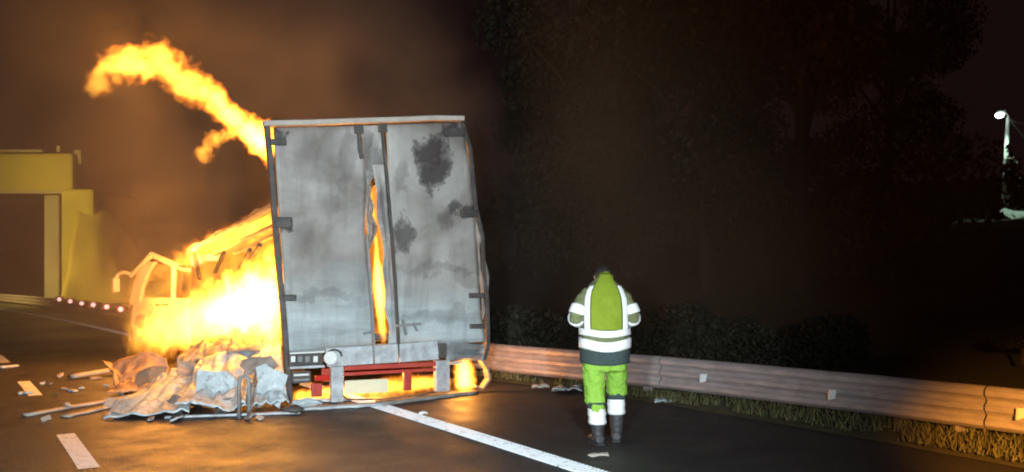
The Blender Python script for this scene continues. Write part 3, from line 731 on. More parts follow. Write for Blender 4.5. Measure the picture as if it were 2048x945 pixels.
mb = MB(); mb.sheet(lambda s, t_: cp(-2.0*s, 2.1, lerp(0.4, 1.9, t_)), 8, 8, 0.03); part(mb, 'side_panel', M['cab_dark'], cab_o)
def A_(px, py, d): return at(px, py, d)
# raked broad windscreen pillar, door post, roof rail
mb = MB(); mb.rings([[cp(f, r, z) for f, r, z in ((0.05+a, -0.02, zz), (-0.32+a*1.1, -0.03, zz), (-0.30+a*1.1, 0.06, zz), (0.05+a, 0.08, zz))] for a, zz in ((0.0, 1.05), (-0.10, 1.4), (-0.27, 1.68), (-0.5, 1.90))]); part(mb, 'pillar', M['cab_paint'], cab_o, bevel=0.015)
mb = MB(); mb.tube([cp(0.02, 0.0, 1.62), cp(-0.35, 0.0, 1.83), cp(-0.72, 0.0, 2.03), cp(-1.15, 0.05, 1.90), cp(-1.6, 0.1, 1.76), cp(-2.0, 0.1, 1.72)], [0.04,0.05,0.06,0.06,0.05,0.05], 8); part(mb, 'roof_rail', M['cab_paint'], cab_o)
mb = MB(); mb.tube([cp(-1.42, 0.02, 1.15), cp(-1.40, 0.04, 1.80)], 0.05, 8); part(mb, 'door_post', M['cab_paint'], cab_o)
mb = MB(); mb.sheet(lambda s, t_: cp(lerp(-0.45, -1.95, s), 0.05 + 2.0*t_, 1.93 - 0.12*s - 0.10*math.sin(3*t_) + 0.06*nz((s*3,t_*3,5))), 10, 10, 0.03); part(mb, 'roof', M['cab_dark'], cab_o)
# seat back seen through the side window
mb = MB(); mb.sheet(lambda s, t_: cp(-1.15 - 0.18*t_, 0.30 + 0.5*s, lerp(1.0, 1.75, t_)) + FW*0.06*math.sin(s*3.14), 6, 8, 0.12); part(mb, 'seat', M['cab_dark'], cab_o)
mb = MB(); mb.tube([cp(-0.02, 0.0, 1.66), cp(0.14, -0.08, 1.70), cp(0.25, -0.13, 1.66), cp(0.30, -0.16, 1.56)], 0.035, 8); mir = part(mb, 'mirror', M['cab_paint'], cab_o)
mb = MB(); c = cp(0.29, -0.16, 1.45); mb.box(c, FW*0.05, RT*0.07, UP*0.14); part(mb, 'mirror_housing', M['cab_paint'], mir, bevel=0.03)
mb = MB(); mb.sheet(lambda s, t_: cp(-0.10 - 0.45*s, -0.03, lerp(0.42, 0.95, t_)) + RT*(-0.02*math.sin(t_*3)), 5, 6, 0.02); part(mb, 'door_step', M['burnt_steel'], cab_o)
mb = MB(); mb.tube([cp(-0.95, -0.05, 1.08), cp(-1.35, -0.05, 1.10)], 0.02, 6); part(mb, 'handle', M['soot_steel'], cab_o)
wheel(V((-6.6, 17.0, 0.42)))
# round air tank and box above the cab back
mb = MB(); c = at(396, 521, 15.9); mb.tube([c - V((0.12,-0.3,0)), c, c + V((0.02,-0.16,0))], [0.13, 0.13, 0.11], 16); part(mb, 'air_tank', M['char_board'], lorry, bevel=0.01)
mb = MB(); mb.box(at(427, 516, 15.6), LAT*0.13, AX*0.12, UP*0.06); part(mb, 'bracket', M['char_board'], lorry, bevel=0.01)

# ------------------------------------------------------------------ wreckage spilled on the road
def crumple(cpts, nu, nv, amp, seed, th=0.015, sc_=2.4):
    a, b, c, d = [V(p) for p in cpts]    # near-left, near-right, far-right, far-left
    def fn(s, t_):
        p = lerp(lerp(a, b, s), lerp(d, c, s), t_)
        q = V((s*sc_ + seed, t_*sc_*0.8, seed*1.7))
        q = q + V((nz(q, 0.8), nz(q + V((3,1,0)), 0.8), 0)) * 0.5
        h = (1 - abs(nz(q, 0.8)) * 2.2) * 0.7 + 0.30 * (1 - abs(nz(q, 2.6)) * 2) + 0.05 * nz(q, 5.1) + 0.03 * nz(q, 11.0)
        p = p + UP * amp * h + V((nz(q + V((5,0,0)), 0.9), nz(q + V((0,7,0)), 0.9), 0)) * amp * 0.5
        p.z = max(p.z, 0.012 + 0.01 * abs(nz(q, 4)))
        return p
    mb = MB(); mb.sheet(fn, int(nu*1.5), int(nv*1.5), -th); return mb
def debris(name, mb, mat, label, cat='debris', group=None, smooth=True):
    c = sum(mb.v, V((0,0,0))) / len(mb.v); c.z = 0
    return single(mb, name, mat, c, label, cat, group, smooth=smooth)
G = ground_at
GW = 'wreckage spilled beside the lorry'
debris('crumpled_sheet', crumple([G(470, 834), at(574, 822, 10.75), at(566, 700, 12.0), at(470, 716, 12.3)], 34, 26, 0.14, 2.2, sc_=1.7), M['ash_sheet'], 'tall crumpled ash grey sheet slumped against the lorry, behind the dark metal loop', 'debris', GW)
debris('crumpled_sheet', crumple([G(350, 838), G(492, 834), at(515, 722, 12.0), at(405, 735, 12.4)], 34, 26, 0.19, 5.9, sc_=1.9), M['ash_sheet'], 'pale folded sheet with a deep dark crease, in the middle of the heap', 'debris', GW)
debris('crumpled_sheet', crumple([G(205, 840), G(380, 838), at(420, 742, 12.2), at(300, 762, 12.3)], 34, 22, 0.12, 8.4, sc_=2.2), M['ash_sheet'], 'low white torn sheet at the near left of the wreckage heap', 'debris', GW)
def shard(c, wx, wz, yaw, tilt, roll, mat, lab, seed, name='broken_panel'):
    R = Matrix.Rotation(yaw, 3, 'Z') @ Matrix.Rotation(tilt, 3, 'X') @ Matrix.Rotation(roll, 3, 'Y')
    rnd = random.Random(seed); n = 13; rim = []
    for k in range(n):
        a = 2*math.pi*k/n; q = rnd.uniform(0.72, 1.08); ca, sa = math.cos(a), math.sin(a); m_ = max(abs(ca), abs(sa))
        rim.append((ca/m_*wx*q, sa/m_*wz*q))
    mb = MB(); vs = []
    for lay in (0.0, -0.018):
        for f in (1.0, 0.55):
            vs += [V(c) + R @ V((x*f, lay + 0.05*nz((x*4+seed, z*4, seed*1.3)), z*f)) for x, z in rim]
        vs.append(V(c) + R @ V((0, lay + 0.03*nz((seed, 2, 2)), 0)))
    fs = []; B = 2*n + 1
    for k in range(n):
        q = (k+1) % n
        fs += [(k, q, n+q, n+k), (n+k, n+q, 2*n), (B+q, B+k, B+n+k, B+n+q), (B+n+q, B+n+k, B+2*n), (q, k, B+k, B+q)]
    mb.add(vs, fs)
    lo = min(p.z for p in mb.v)
    if lo < 0.004: mb.v = [p + UP*(0.004 - lo) for p in mb.v]
    debris(name, mb, mat, lab, 'debris', GW, False)
for k, (px, py, d, wx, wz, yaw, tilt, roll, mt, lab) in enumerate((
    (540, 778, 10.9, 0.20, 0.26, 0.10, -0.25, 0.06, 'ash_sheet', 'pale upright panel leaning on the lorry corner, right of the metal loop'),
    (438, 790, 10.75, 0.30, 0.24, 0.35, -0.45, 0.20, 'ash_sheet', 'pale slanting panel left of the metal loop'),
    (520, 735, 11.3, 0.26, 0.16, -0.2, -0.6, -0.15, 'ash_dark', 'sooty panel on top of the heap behind the metal loop'),
    (392, 748, 11.8, 0.28, 0.16, 0.5, -0.7, 0.35, 'ash_dark', 'scorched panel tilted at the crest of the heap, below the flames'),
    (330, 790, 11.3, 0.34, 0.16, 0.3, -1.0, 0.1, 'ash_sheet', 'pale panel lying almost flat at the left of the heap'),
    (300, 752, 12.3, 0.30, 0.16, -0.4, -0.7, -0.3, 'firelit_sheet', 'firelit brown panel between the orange sheet and the white heap'),
    (262, 812, 10.9, 0.30, 0.12, 0.6, -1.2, 0.1, 'char_board', 'beige panel lying at the left tip of the heap'),
    (350, 815, 10.55, 0.20, 0.12, -0.5, -0.9, 0.25, 'ash_dark', 'small dark panel at the near edge of the heap'),
    (455, 818, 10.5, 0.16, 0.09, 0.2, -0.8, -0.2, 'soot_steel', 'small black panel at the foot of the pale slanting panel'),
    (610, 806, 10.9, 0.20, 0.07, 0.5, -1.1, 0.0, 'ash_sheet', 'white flake of panel under the light cluster'))):
    shard(at(px, py, d), wx, wz, yaw, tilt, roll, M[mt], lab, 40 + k)
FRAG = {'ash_sheet': 'pale ash', 'char_board': 'beige board', 'ash_dark': 'sooty grey', 'soot_steel': 'blackened metal'}
for k in range(30):
    px = random.uniform(90, 600); py = random.uniform(800, 846) if k % 3 else random.uniform(742, 800)
    if py < 800: px = random.uniform(60, 260)
    c = G(px, py); r_ = random.uniform(0.02, 0.06)
    mt = random.choice(list(FRAG)); where = 'on the road left of the wreckage heap' if py < 800 else ('near the tip of the wreckage heap' if px < 260 else 'along the front of the wreckage heap')
    shard(c, r_*1.6, r_, random.random()*6, -1.2 + random.uniform(-0.4, 0.4), random.uniform(-0.4, 0.4), M[mt], 'small %s fragment %s' % (FRAG[mt], where), 100 + k, 'fragment')
    bpy.context.scene.collection.objects[-1]['group'] = 'burnt fragments %s' % where
debris('crumpled_sheet', crumple([at(350, 748, 12.3), at(470, 735, 12.3), at(485, 668, 13.0), at(375, 706, 13.2)], 26, 18, 0.17, 11.7), M['ash_dark'], 'scorched brown sheet peaking in front of the flames', 'debris', GW)
debris('crumpled_sheet', crumple([at(455, 722, 12.0), at(562, 712, 11.9), at(560, 650, 12.6), at(470, 676, 12.8)], 26, 14, 0.14, 14.1), M['ash_dark'], 'smooth sooty sheet draped along the lorry flank under the fire', 'debris', GW)
debris('bent_sheet', crumple([G(235, 786), G(345, 770), at(330, 718, 13.4), at(205, 735, 13.6)], 18, 12, 0.16, 17.3), M['firelit_sheet'], 'firelit orange bent sheet with a raised corner, lying left of the cab', 'debris', GW)
debris('torn_sheet', crumple([G(215, 800), G(330, 786), at(350, 745, 12.8), at(250, 770, 12.8)], 18, 12, 0.10, 21.3), M['firelit_sheet'], 'tan torn sheet between the orange sheet and the white one', 'debris', GW)
# dark chunks inside the heap
for k, (x, y, r, lab) in enumerate(((395, 800, 0.13, 'small charred lump under the fold of the pale sheet'), (455, 790, 0.12, 'charred lump beside the dark metal loop'), (265, 748, 0.12, 'charred lump under the orange sheet'), (585, 815, 0.09, 'charred lump at the lorry rear corner'))):
    mb = MB(); c = G(x, y + 14); rings = []
    for i in range(7):
        f = i/6; rr = r * math.sin(math.pi*min(max(f, 0.05), 0.95)) 
        rings.append([c + V((math.cos(a)*rr*1.5, math.sin(a)*rr, r*1.3*f)) + V((nz((a, f*3, k)), nz((a+4, f*3, k)), 0))*r*0.5 for a in [2*math.pi*j/10 for j in range(10)]])
    mb.rings(rings); debris('charred_lump', mb, M['soot_steel'], lab, 'debris', GW)
# dark inverted metal loop
mb = MB(); d0 = 10.2
loop = [at(478, 822, d0), at(478, 772, d0), at(480, 757, d0), at(488, 751, d0), at(496, 757, d0), at(498, 772, d0), at(498, 820, d0)]
loop[0].z = 0.0; loop[-1].z = 0.0
mb.tube(loop, 0.022, 8); debris('metal_loop', mb, M['grey_steel'], 'upright dark metal loop standing in front of the grey sheet', 'debris', GW, True)
def plank(a, b, wd, th, lab, mat, name='plank', lift=(0.0, 0.0)):
    mb = MB(); A, B = G(*a), G(*b); A.z += th/2 + 0.006 + lift[0]; B.z += th/2 + 0.006 + lift[1]
    n = 10; d = (B - A).normalized(); s = d.cross(UP).normalized(); rings = []
    for i in range(n + 1):
        p = lerp(A, B, i/n) + s*0.03*nz((i*0.5, a[0], 1)) + UP*0.012*abs(nz((i*0.7, a[1], 4)))
        w2 = wd/2 * (1 + 0.25*nz((i*0.8, 7, a[0])))
        rings.append([p + s*w2 + UP*th/2, p - s*w2 + UP*th/2, p - s*w2 - UP*th/2, p + s*w2 - UP*th/2])
    mb.rings(rings); debris(name, mb, mat, lab, 'debris', GW)
plank((50, 834), (300, 790), 0.10, 0.03, 'long thin pale strip pointing away from the heap, near the nearest lane dash', M['char_board'], 'metal_strip')
plank((142, 760), (310, 742), 0.16, 0.05, 'short grey board sticking out left of the orange sheet', M['char_board'], 'board', (0.02, 0.10))
plank((130, 836), (240, 812), 0.13, 0.02, 'flat beige strip at the outer tip of the heap', M['char_board'], 'metal_strip')
plank((36, 790), (66, 788), 0.10, 0.03, 'small white scrap on the road left of the heap', M['ash_sheet'], 'scrap')
plank((138, 783), (152, 785), 0.07, 0.02, 'tiny pale scrap on the road between lane dash and heap', M['ash_sheet'], 'scrap')
plank((0, 738), (34, 735), 0.14, 0.04, 'pale scrap lying at the far lane dash', M['ash_sheet'], 'scrap')
plank((330, 838), (600, 828), 0.10, 0.025, 'pale fallen rail along the front of the wreckage heap', M['pale_steel'], 'fallen_rail')
plank((585, 822), (765, 812), 0.20, 0.03, 'pale fallen rail on the road under the left half of the bumper', M['pale_steel'], 'fallen_rail')
plank((757, 812), (950, 788), 0.16, 0.04, 'dull fallen rail on the road under the right half of the bumper', M['ash_dark'], 'fallen_rail')
plank((588, 806), (700, 800), 0.30, 0.03, 'white heat bleached scrap under the left bumper post', M['ash_sheet'], 'scrap')
# scraps near the worker
def scrap(px, py, w_, l_, h_, lab, mat, seed):
    c = G(px, py); debris('scrap', crumple([c + V((-l_, -w_, 0.01)), c + V((l_, -w_*0.8, 0.01)), c + V((l_*0.9, w_, 0.02)), c + V((-l_*0.8, w_, 0.01))], 10, 8, h_, seed), mat, lab, 'debris', 'scraps on the hard shoulder')
scrap(1080, 781, 0.10, 0.12, 0.07, 'small pinkish scrap, leftmost beside the worker', M['char_board'], 31.0)
scrap(1134, 785, 0.20, 0.22, 0.07, 'larger grey scrap of sheet by the worker, against the barrier', M['ash_sheet'], 33.0)
scrap(1332, 808, 0.08, 0.16, 0.05, 'grey scrap on the shoulder between worker and grass', M['ash_sheet'], 37.0)
scrap(846, 832, 0.03, 0.05, 0.03, 'tiny pale chip beside the white edge line', M['reflector'], 39.0)
scrap(1196, 917, 0.03, 0.10, 0.02, 'small brown chip on the asphalt in front of the boots', M['char_board'], 41.0)

# ------------------------------------------------------------------ the worker
PX = V((0.905, 8.62, 0))
person = thing('person', PX, 'worker seen from behind in lime high visibility jacket and trousers, head bowed, arms bent', 'person')
def ring(c, rx, ry, tilt=0.0, n=28, p=2.3, seed=0.0, fold=0.0):
    c = V(c); out = []
    for k in range(n):
        a = 2*math.pi*k/n; ca, sa = math.cos(a), math.sin(a)
        x = math.copysign(abs(ca)**(2/p), ca) * rx; y = math.copysign(abs(sa)**(2/p), sa) * ry
        q = 1 + fold * nz((ca*2 + seed, sa*2, c.z*7 + seed))
        out.append(c + V((x*q, y*q, -y*math.tan(tilt))))
    return out
TORSO = [  # z, cx, cy, rx, ry
 (0.80, 0.0, 0.020, 0.218, 0.165), (0.90, 0.0, 0.020, 0.222, 0.172), (1.02, 0.0, 0.022, 0.220, 0.172), (1.15, 0.0, 0.025, 0.218, 0.172),
 (1.30, 0.0, 0.040, 0.222, 0.165), (1.42, 0.0, 0.060, 0.208, 0.152), (1.50, 0.0, 0.080, 0.180, 0.135), (1.56, 0.002, 0.098, 0.135, 0.118), (1.61, 0.006, 0.118, 0.090, 0.098), (1.65, 0.008, 0.135, 0.062, 0.080), (1.672, 0.01, 0.145, 0.045, 0.062)]
def tz(z):
    return [interp([(r[0], r[k]) for r in TORSO], z) for k in range(1, 5)]
def torso_ring(z, off=0.0, n=40, fold=0.03):
    cx, cyy, rx, ry = tz(z); return ring((cx, cyy, z), rx + off, ry + off, 0, n, 2.3, 1.5, fold)
def torso_pt(a, z, off=0.0):
    cx, cyy, rx, ry = tz(z); ca, sa = math.cos(a), math.sin(a); p = 2.3
    q = 1 + 0.03 * nz((ca*2 + 1.5, sa*2, z*7 + 1.5))
    return V((cx + math.copysign(abs(ca)**(2/p), ca)*(rx+off)*q, cyy + math.copysign(abs(sa)**(2/p), sa)*(ry+off)*q, z))
def W(mb):                          # person-local to world
    mb.v = [p + PX for p in mb.v]; return mb
def remesh(o, vox, smooth=4, disp=0.0, size=0.09):
    r = o.modifiers.new('remesh', 'REMESH'); r.mode = 'VOXEL'; r.voxel_size = vox; r.use_smooth_shade = True
    s = o.modifiers.new('smooth', 'SMOOTH'); s.iterations = smooth; s.factor = 0.5
    if disp:
        tx = bpy.data.textures.new(o.name + '_folds', 'CLOUDS'); tx.noise_scale = size; tx.noise_depth = 3
        d = o.modifiers.new('folds', 'DISPLACE'); d.texture = tx; d.strength = disp; d.mid_level = 0.5
ARM = {-1: [V((-0.135, 0.075, 1.465)), V((-0.205, 0.045, 1.40)), V((-0.262, 0.005, 1.29)), V((-0.278, 0.000, 1.235)), V((-0.245, 0.105, 1.20)), V((-0.17, 0.215, 1.205)), V((-0.115, 0.285, 1.215))],
        1: [V((0.135, 0.075, 1.465)), V((0.202, 0.045, 1.40)), V((0.252, 0.005, 1.29)), V((0.266, 0.000, 1.24)), V((0.235, 0.105, 1.20)), V((0.165, 0.215, 1.205)), V((0.11, 0.285, 1.215))]}
ARM_R = [0.082, 0.080, 0.074, 0.072, 0.062, 0.054, 0.046]
def arm_at(sd, f):
    P = ARM[sd]; x = f * (len(P) - 1); i = min(int(x), len(P) - 2); return lerp(P[i], P[i+1], x - i), lerp(ARM_R[i], ARM_R[i+1], x - i)
# body (skin): torso, neck, bowed head, arms and hands with fingers, legs - one surface
body = MB()
body.rings([torso_ring(z, -0.04, 24, 0) for z in (0.84, 0.95, 1.1, 1.25, 1.38, 1.48, 1.54)])
NECK = [V((0.006, 0.10, 1.50)), V((0.008, 0.155, 1.585)), V((0.01, 0.20, 1.61))]
body.tube(NECK, [0.065, 0.058, 0.06], 14)
HC = V((0.006, 0.190, 1.622)); hf = V((0, 0.86, -0.51)).normalized(); hu = V((0, 0.51, 0.86)).normalized(); hx = V((1,0,0))   # face direction tipped down; crown forward-up
rings = []
for i in range(13):
    f = -1 + 2*i/12; r = math.sqrt(max(0.02, 1 - f*f))
    jaw = 1.0 if f > -0.1 else 1.0 + 0.12*(f + 0.1)
    rings.append([HC + hu*f*0.118 + hx*math.cos(a)*0.076*r*jaw + hf*(math.sin(a)*0.096*r + (0.02 if f < -0.2 else 0)) for a in [2*math.pi*k/20 for k in range(20)]])
body.rings(rings)
body.tube([HC + hf*0.088 + hu*0.02, HC + hf*0.112 - hu*0.022, HC + hf*0.090 - hu*0.036], [0.012, 0.017, 0.012], 8)        # nose
body.tube([HC + hf*0.086 - hu*0.062 - hx*0.022, HC + hf*0.096 - hu*0.062, HC + hf*0.086 - hu*0.062 + hx*0.022], 0.009, 8)    # lips
for sd in (-1, 1):
    body.tube([HC + hx*sd*0.074 - hu*0.03, HC + hx*sd*0.084, HC + hx*sd*0.080 + hu*0.03], [0.012, 0.016, 0.012], 8)          # ears
    P = [ARM[sd][i] for i in range(7)]; body.tube(P, [r*0.62 for r in ARM_R[:6]] + [0.030], 12)
    wr = ARM[sd][6]; to = V((-sd*0.07, 0.075, 0.015)); hd = to.normalized(); side = V((0,0,1)).cross(hd).normalized() * sd
    palm = [wr, wr + hd*0.045, wr + hd*0.09]
    pr = [[p + side*x*wdt + UP*z*tk for x, z in ((-1,-.6),(-.5,-1),(.5,-1),(1,-.6),(1,.6),(.5,1),(-.5,1),(-1,.6))] for p, wdt, tk in zip(palm, (0.028, 0.040, 0.040), (0.018, 0.017, 0.014))]
    body.rings(pr)
    for k, (off, ln) in enumerate(((-0.030, 0.060), (-0.010, 0.072), (0.010, 0.068), (0.030, 0.054))):
        b = wr + hd*0.085 + side*off; f1 = b + hd*ln*0.5 + UP*0.004; f2 = f1 + hd*ln*0.25 + UP*0.022; f3 = f2 - hd*ln*0.10 + UP*0.020
        body.tube([b, f1, f2, f3], [0.0095, 0.0088, 0.0082, 0.0068], 8)
    b = wr + hd*0.03 - side*0.030; body.tube([b, b - side*0.022 + hd*0.028 + UP*0.012, b - side*0.014 + hd*0.056 + UP*0.026], [0.013, 0.0105, 0.008], 8)
LEG = {-1: [V((-0.095, 0.03, 0.90)), V((-0.108, 0.035, 0.72)), V((-0.098, 0.045, 0.52)), V((-0.082, 0.0, 0.30)), V((-0.072, -0.02, 0.10))],
        1: [V((0.105, 0.03, 0.90)), V((0.122, 0.075, 0.72)), V((0.130, 0.155, 0.53)), V((0.122, 0.165, 0.33)), V((0.132, 0.165, 0.10))]}
for sd in (-1, 1): body.tube(LEG[sd], [0.085, 0.075, 0.055, 0.045, 0.036], 12)
bo = part(W(body), 'body', M['skin'], person); remesh(bo, 0.0065, 3)
# hair
mb = MB(); rings = []
for i in range(8):
    f = lerp(-0.15, 1.0, i/7); r = math.sqrt(max(0.02, 1 - f*f))
    rings.append([HC + hu*f*0.128 + hx*math.cos(a)*0.086*r + hf*(math.sin(a)*0.104*r - 0.012) + V((nz((a*2,f*6,1)), nz((a*2,f*6,4)), nz((a*3,f*5,6))))*0.008 for a in [2*math.pi*k/24 for k in range(24)]])
mb.rings(rings); part(W(mb), 'hair', M['hair'], person, smooth=True)
# trousers
mb = MB()
mb.rings([ring((0.005, 0.025, z), rx, ry, 0, 28) for z, rx, ry in ((0.98, 0.200, 0.150), (0.88, 0.208, 0.158), (0.80, 0.210, 0.160), (0.72, 0.200, 0.145))])
mb.rings([ring(c, rx, ry, 0, 24, 2.2, 3.0, 0.06) for c, rx, ry in ((V((-0.100, 0.028, 0.86)), 0.115, 0.135), (V((-0.108, 0.032, 0.74)), 0.110, 0.130), (V((-0.106, 0.040, 0.60)), 0.102, 0.115), (V((-0.098, 0.040, 0.50)), 0.098, 0.105), (V((-0.094, 0.025, 0.415)), 0.097, 0.102), (V((-0.085, 0.01, 0.37)), 0.085, 0.092), (V((-0.080, 0.0, 0.27)), 0.078, 0.085), (V((-0.076, -0.01, 0.215)), 0.076, 0.085))])
mb.rings([ring(c, rx, ry, 0, 24, 2.2, 6.0, 0.06) for c, rx, ry in ((V((0.108, 0.030, 0.86)), 0.108, 0.132), (V((0.118, 0.060, 0.74)), 0.106, 0.125), (V((0.127, 0.115, 0.61)), 0.100, 0.112), (V((0.131, 0.150, 0.53)), 0.098, 0.105), (V((0.131, 0.160, 0.48)), 0.094, 0.10), (V((0.128, 0.165, 0.44)), 0.082, 0.088), (V((0.125, 0.165, 0.33)), 0.076, 0.082), (V((0.128, 0.165, 0.26)), 0.074, 0.082))])
tr = part(W(mb), 'trousers', M['hivis'], person); remesh(tr, 0.011, 3, 0.042, 0.08)
for sd, zs in ((-1, (0.205, 0.355)), (1, (0.275, 0.425))):
    mb = MB(); rings = []
    for i in range(7):
        z = lerp(zs[0], zs[1], i/6); c = lerp(V((-0.076, -0.01, 0)), V((-0.083, 0.008, 0)), i/6) if sd < 0 else lerp(V((0.128, 0.165, 0)), V((0.127, 0.165, 0)), i/6)
        rings.append(ring((c.x, c.y, z), 0.087 + 0.004*math.sin(i*2.0), 0.094, 0, 24, 2.3, 9, 0.05))
    mb.rings(rings, cap=True); part(W(mb), 'ankle_band', M['tape'], tr, smooth=True)
# dark strips round the trouser legs above the bands
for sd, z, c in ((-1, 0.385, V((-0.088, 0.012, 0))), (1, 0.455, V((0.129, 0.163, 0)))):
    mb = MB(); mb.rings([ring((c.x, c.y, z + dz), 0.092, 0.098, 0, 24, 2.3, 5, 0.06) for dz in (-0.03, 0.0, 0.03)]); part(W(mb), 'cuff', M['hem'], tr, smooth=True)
# boots
for sd, (bx, by) in ((-1, (-0.072, -0.015)), (1, (0.132, 0.165))):
    mb = MB()
    mb.rings([ring((bx, by, z), rx, ry, 0, 20, 2.3) for z, rx, ry in ((0.03, 0.055, 0.070), (0.10, 0.058, 0.068), (0.17, 0.066, 0.074), (0.235 if sd < 0 else 0.30, 0.072, 0.080))])
    yaw = -0.25 * (1 if sd < 0 else -0.6); fd = V((-math.sin(-yaw), math.cos(yaw), 0)); fs_ = V((fd.y, -fd.x, 0))
    rr = []
    for f, wd, h in ((-0.085, 0.040, 0.085), (-0.06, 0.052, 0.11), (0.02, 0.050, 0.12), (0.10, 0.054, 0.095), (0.16, 0.052, 0.075), (0.20, 0.034, 0.05)):
        c = V((bx, by, 0.012)) + fd*f; rr.append([c + fs_*wd*math.cos(a) + UP*(h*0.5 + h*0.5*math.sin(a)) for a in [2*math.pi*k/16 for k in range(16)]])
    mb.rings(rr)
    bo_ = part(W(mb), 'boot', M['boot'], person); remesh(bo_, 0.010, 3, 0.008, 0.04)
    mb = MB(); rr = []
    for f, wd in ((-0.095, 0.036), (-0.06, 0.050), (0.02, 0.046), (0.10, 0.056), (0.16, 0.052), (0.212, 0.028)):
        c = V((bx, by, 0.0)) + fd*f; rr.append([c + fs_*wd + UP*0.004, c + fs_*wd + UP*0.03, c - fs_*wd + UP*0.03, c - fs_*wd + UP*0.004])
    mb.rings(rr); part(W(mb), 'sole', M['sole'], bo_)
# jacket
mb = MB(); mb.rings([torso_ring(z) for z in (0.82, 0.88, 0.95, 1.02, 1.1, 1.18, 1.26, 1.34, 1.42, 1.48, 1.53, 1.57, 1.61, 1.64, 1.668)])
for sd in (-1, 1):
    P = [arm_at(sd, i/24) for i in range(25)]
    mb.tube([p for p, _ in P], [r * (1 + 0.07*nz((i*0.55, sd*3, 2))) for i, (_, r) in enumerate(P)], 18)
jk = part(W(mb), 'jacket', M['sleeve'], person); remesh(jk, 0.011, 3, 0.034, 0.07)
def shell(a0, a1, z0, z1, off, na=24, nzs=10, th=0.006, zf=None, sag=0.0):
    def fn(s, t_):
        a = lerp(a0, a1, s); z = lerp(z0, z1, t_) + (zf(s) if zf else 0) 
        return torso_pt(a, z, off)
    mb = MB(); mb.sheet(fn, na, nzs, -th); return mb
PI = math.pi
BK = -PI/2
dip = lambda s: -0.028 * math.sin(math.pi * s) ** 3
part(W(shell(BK-0.62, BK+0.62, 1.12, 1.665, 0.017, 22, 26)), 'back_panel', M['hivis_back'], jk, smooth=True)
part(W(shell(-PI, PI, 0.80, 0.93, 0.018, 60, 6, zf=lambda s: -0.02*math.exp(-((s-0.25)/0.12)**2))), 'hem_panel', M['hem'], jk, smooth=True)
def full_band(z0, z1, depth):
    return shell(-PI, PI, z0, z1, 0.026, 60, 4, zf=lambda s: -depth*math.exp(-((s-0.25)/0.10)**2))
part(W(full_band(1.07, 1.135, 0.022)), 'reflective_band', M['tape'], jk, smooth=True)
part(W(full_band(0.945, 1.04, 0.035)), 'reflective_band', M['tape'], jk, smooth=True)
for c in (BK-0.80, BK+0.80):
    part(W(shell(c-0.16, c+0.16, 1.12, 1.545, 0.028, 6, 26)), 'reflective_brace', M['tape'], jk, smooth=True)
def sleeve_band(sd, f0, f1):
    mb = MB(); n = 6; P = [arm_at(sd, lerp(f0, f1, i/n)) for i in range(n+1)]
    mb.tube([p for p, _ in P], [r + 0.016 for _, r in P], 20); return mb
for sd in (-1, 1):
    part(W(sleeve_band(sd, 0.27, 0.40)), 'reflective_band', M['tape'], jk, smooth=True)
    part(W(sleeve_band(sd, 0.50, 0.64)), 'reflective_band', M['tape'], jk, smooth=True)
mb = MB(); rings = [ring((0.008, 0.135 + (z-1.62)*0.6, z), rx, rx*1.05, 0.25, 24, 2.0, 3, 0.04) for z, rx in ((1.60, 0.092), (1.64, 0.074), (1.672, 0.062), (1.685, 0.056))]
mb.rings(rings, cap=False); co = part(W(mb), 'collar', M['hivis_back'], jk, smooth=True)
so = co.modifiers.new('thick', 'SOLIDIFY'); so.thickness = 0.012
# what the hands hold
mb = MB(); mb.box(PX + V((0.0, 0.375, 1.265)), V((0.037,0,0)), V((0,0.035,0.064)), V((0,-0.004,0.002)))
single(mb, 'phone', M['phone'], PX + V((0.0, 0.375, 1.265)), 'dark phone held in both hands in front of the worker', 'phone', bevel=0.003)

# ------------------------------------------------------------------ trees and bushes behind the barrier
def leaf_mesh(nm, n, rx, ry, rz, blobs, leaf=0.22, mat='leaf'):
    vs, fs = [], []
    for _ in range(n):
        bx, by, bz, br = random.choice(blobs)
        while True:
            p = V((random.uniform(-1,1), random.uniform(-1,1), random.uniform(-1,1)))
            if p.length <= 1: break
        p = p.normalized() * (0.55 + 0.45*random.random()) * br if random.random() < 0.8 else p * br
        p = V((bx + p.x*rx, by + p.y*ry, bz + p.z*rz))
        a = V((random.uniform(-1,1), random.uniform(-1,1), random.uniform(-1,1))).normalized(); b = a.orthogonal().normalized(); k = leaf*random.uniform(0.5,1.3); i = len(vs)
        vs += [p - a*k, p + b*k*0.45, p + a*k, p - b*k*0.45]; fs.append((i, i+1, i+2, i+3))
    m = bpy.data.meshes.new(nm); m.from_pydata(vs, [], fs); m.materials.append(M[mat]); return m
def blobs_for(h, spread, k):
    out = []
    for _ in range(k):
        a = random.random()*6.283; r = spread*math.sqrt(random.random()); z = h*random.uniform(0.10, 0.92)
        out.append((math.cos(a)*r*(1.15 - 0.5*z/h), math.sin(a)*r*(1.15 - 0.5*z/h), z, spread*random.uniform(0.28, 0.5)))
    return out
CROWNS = []
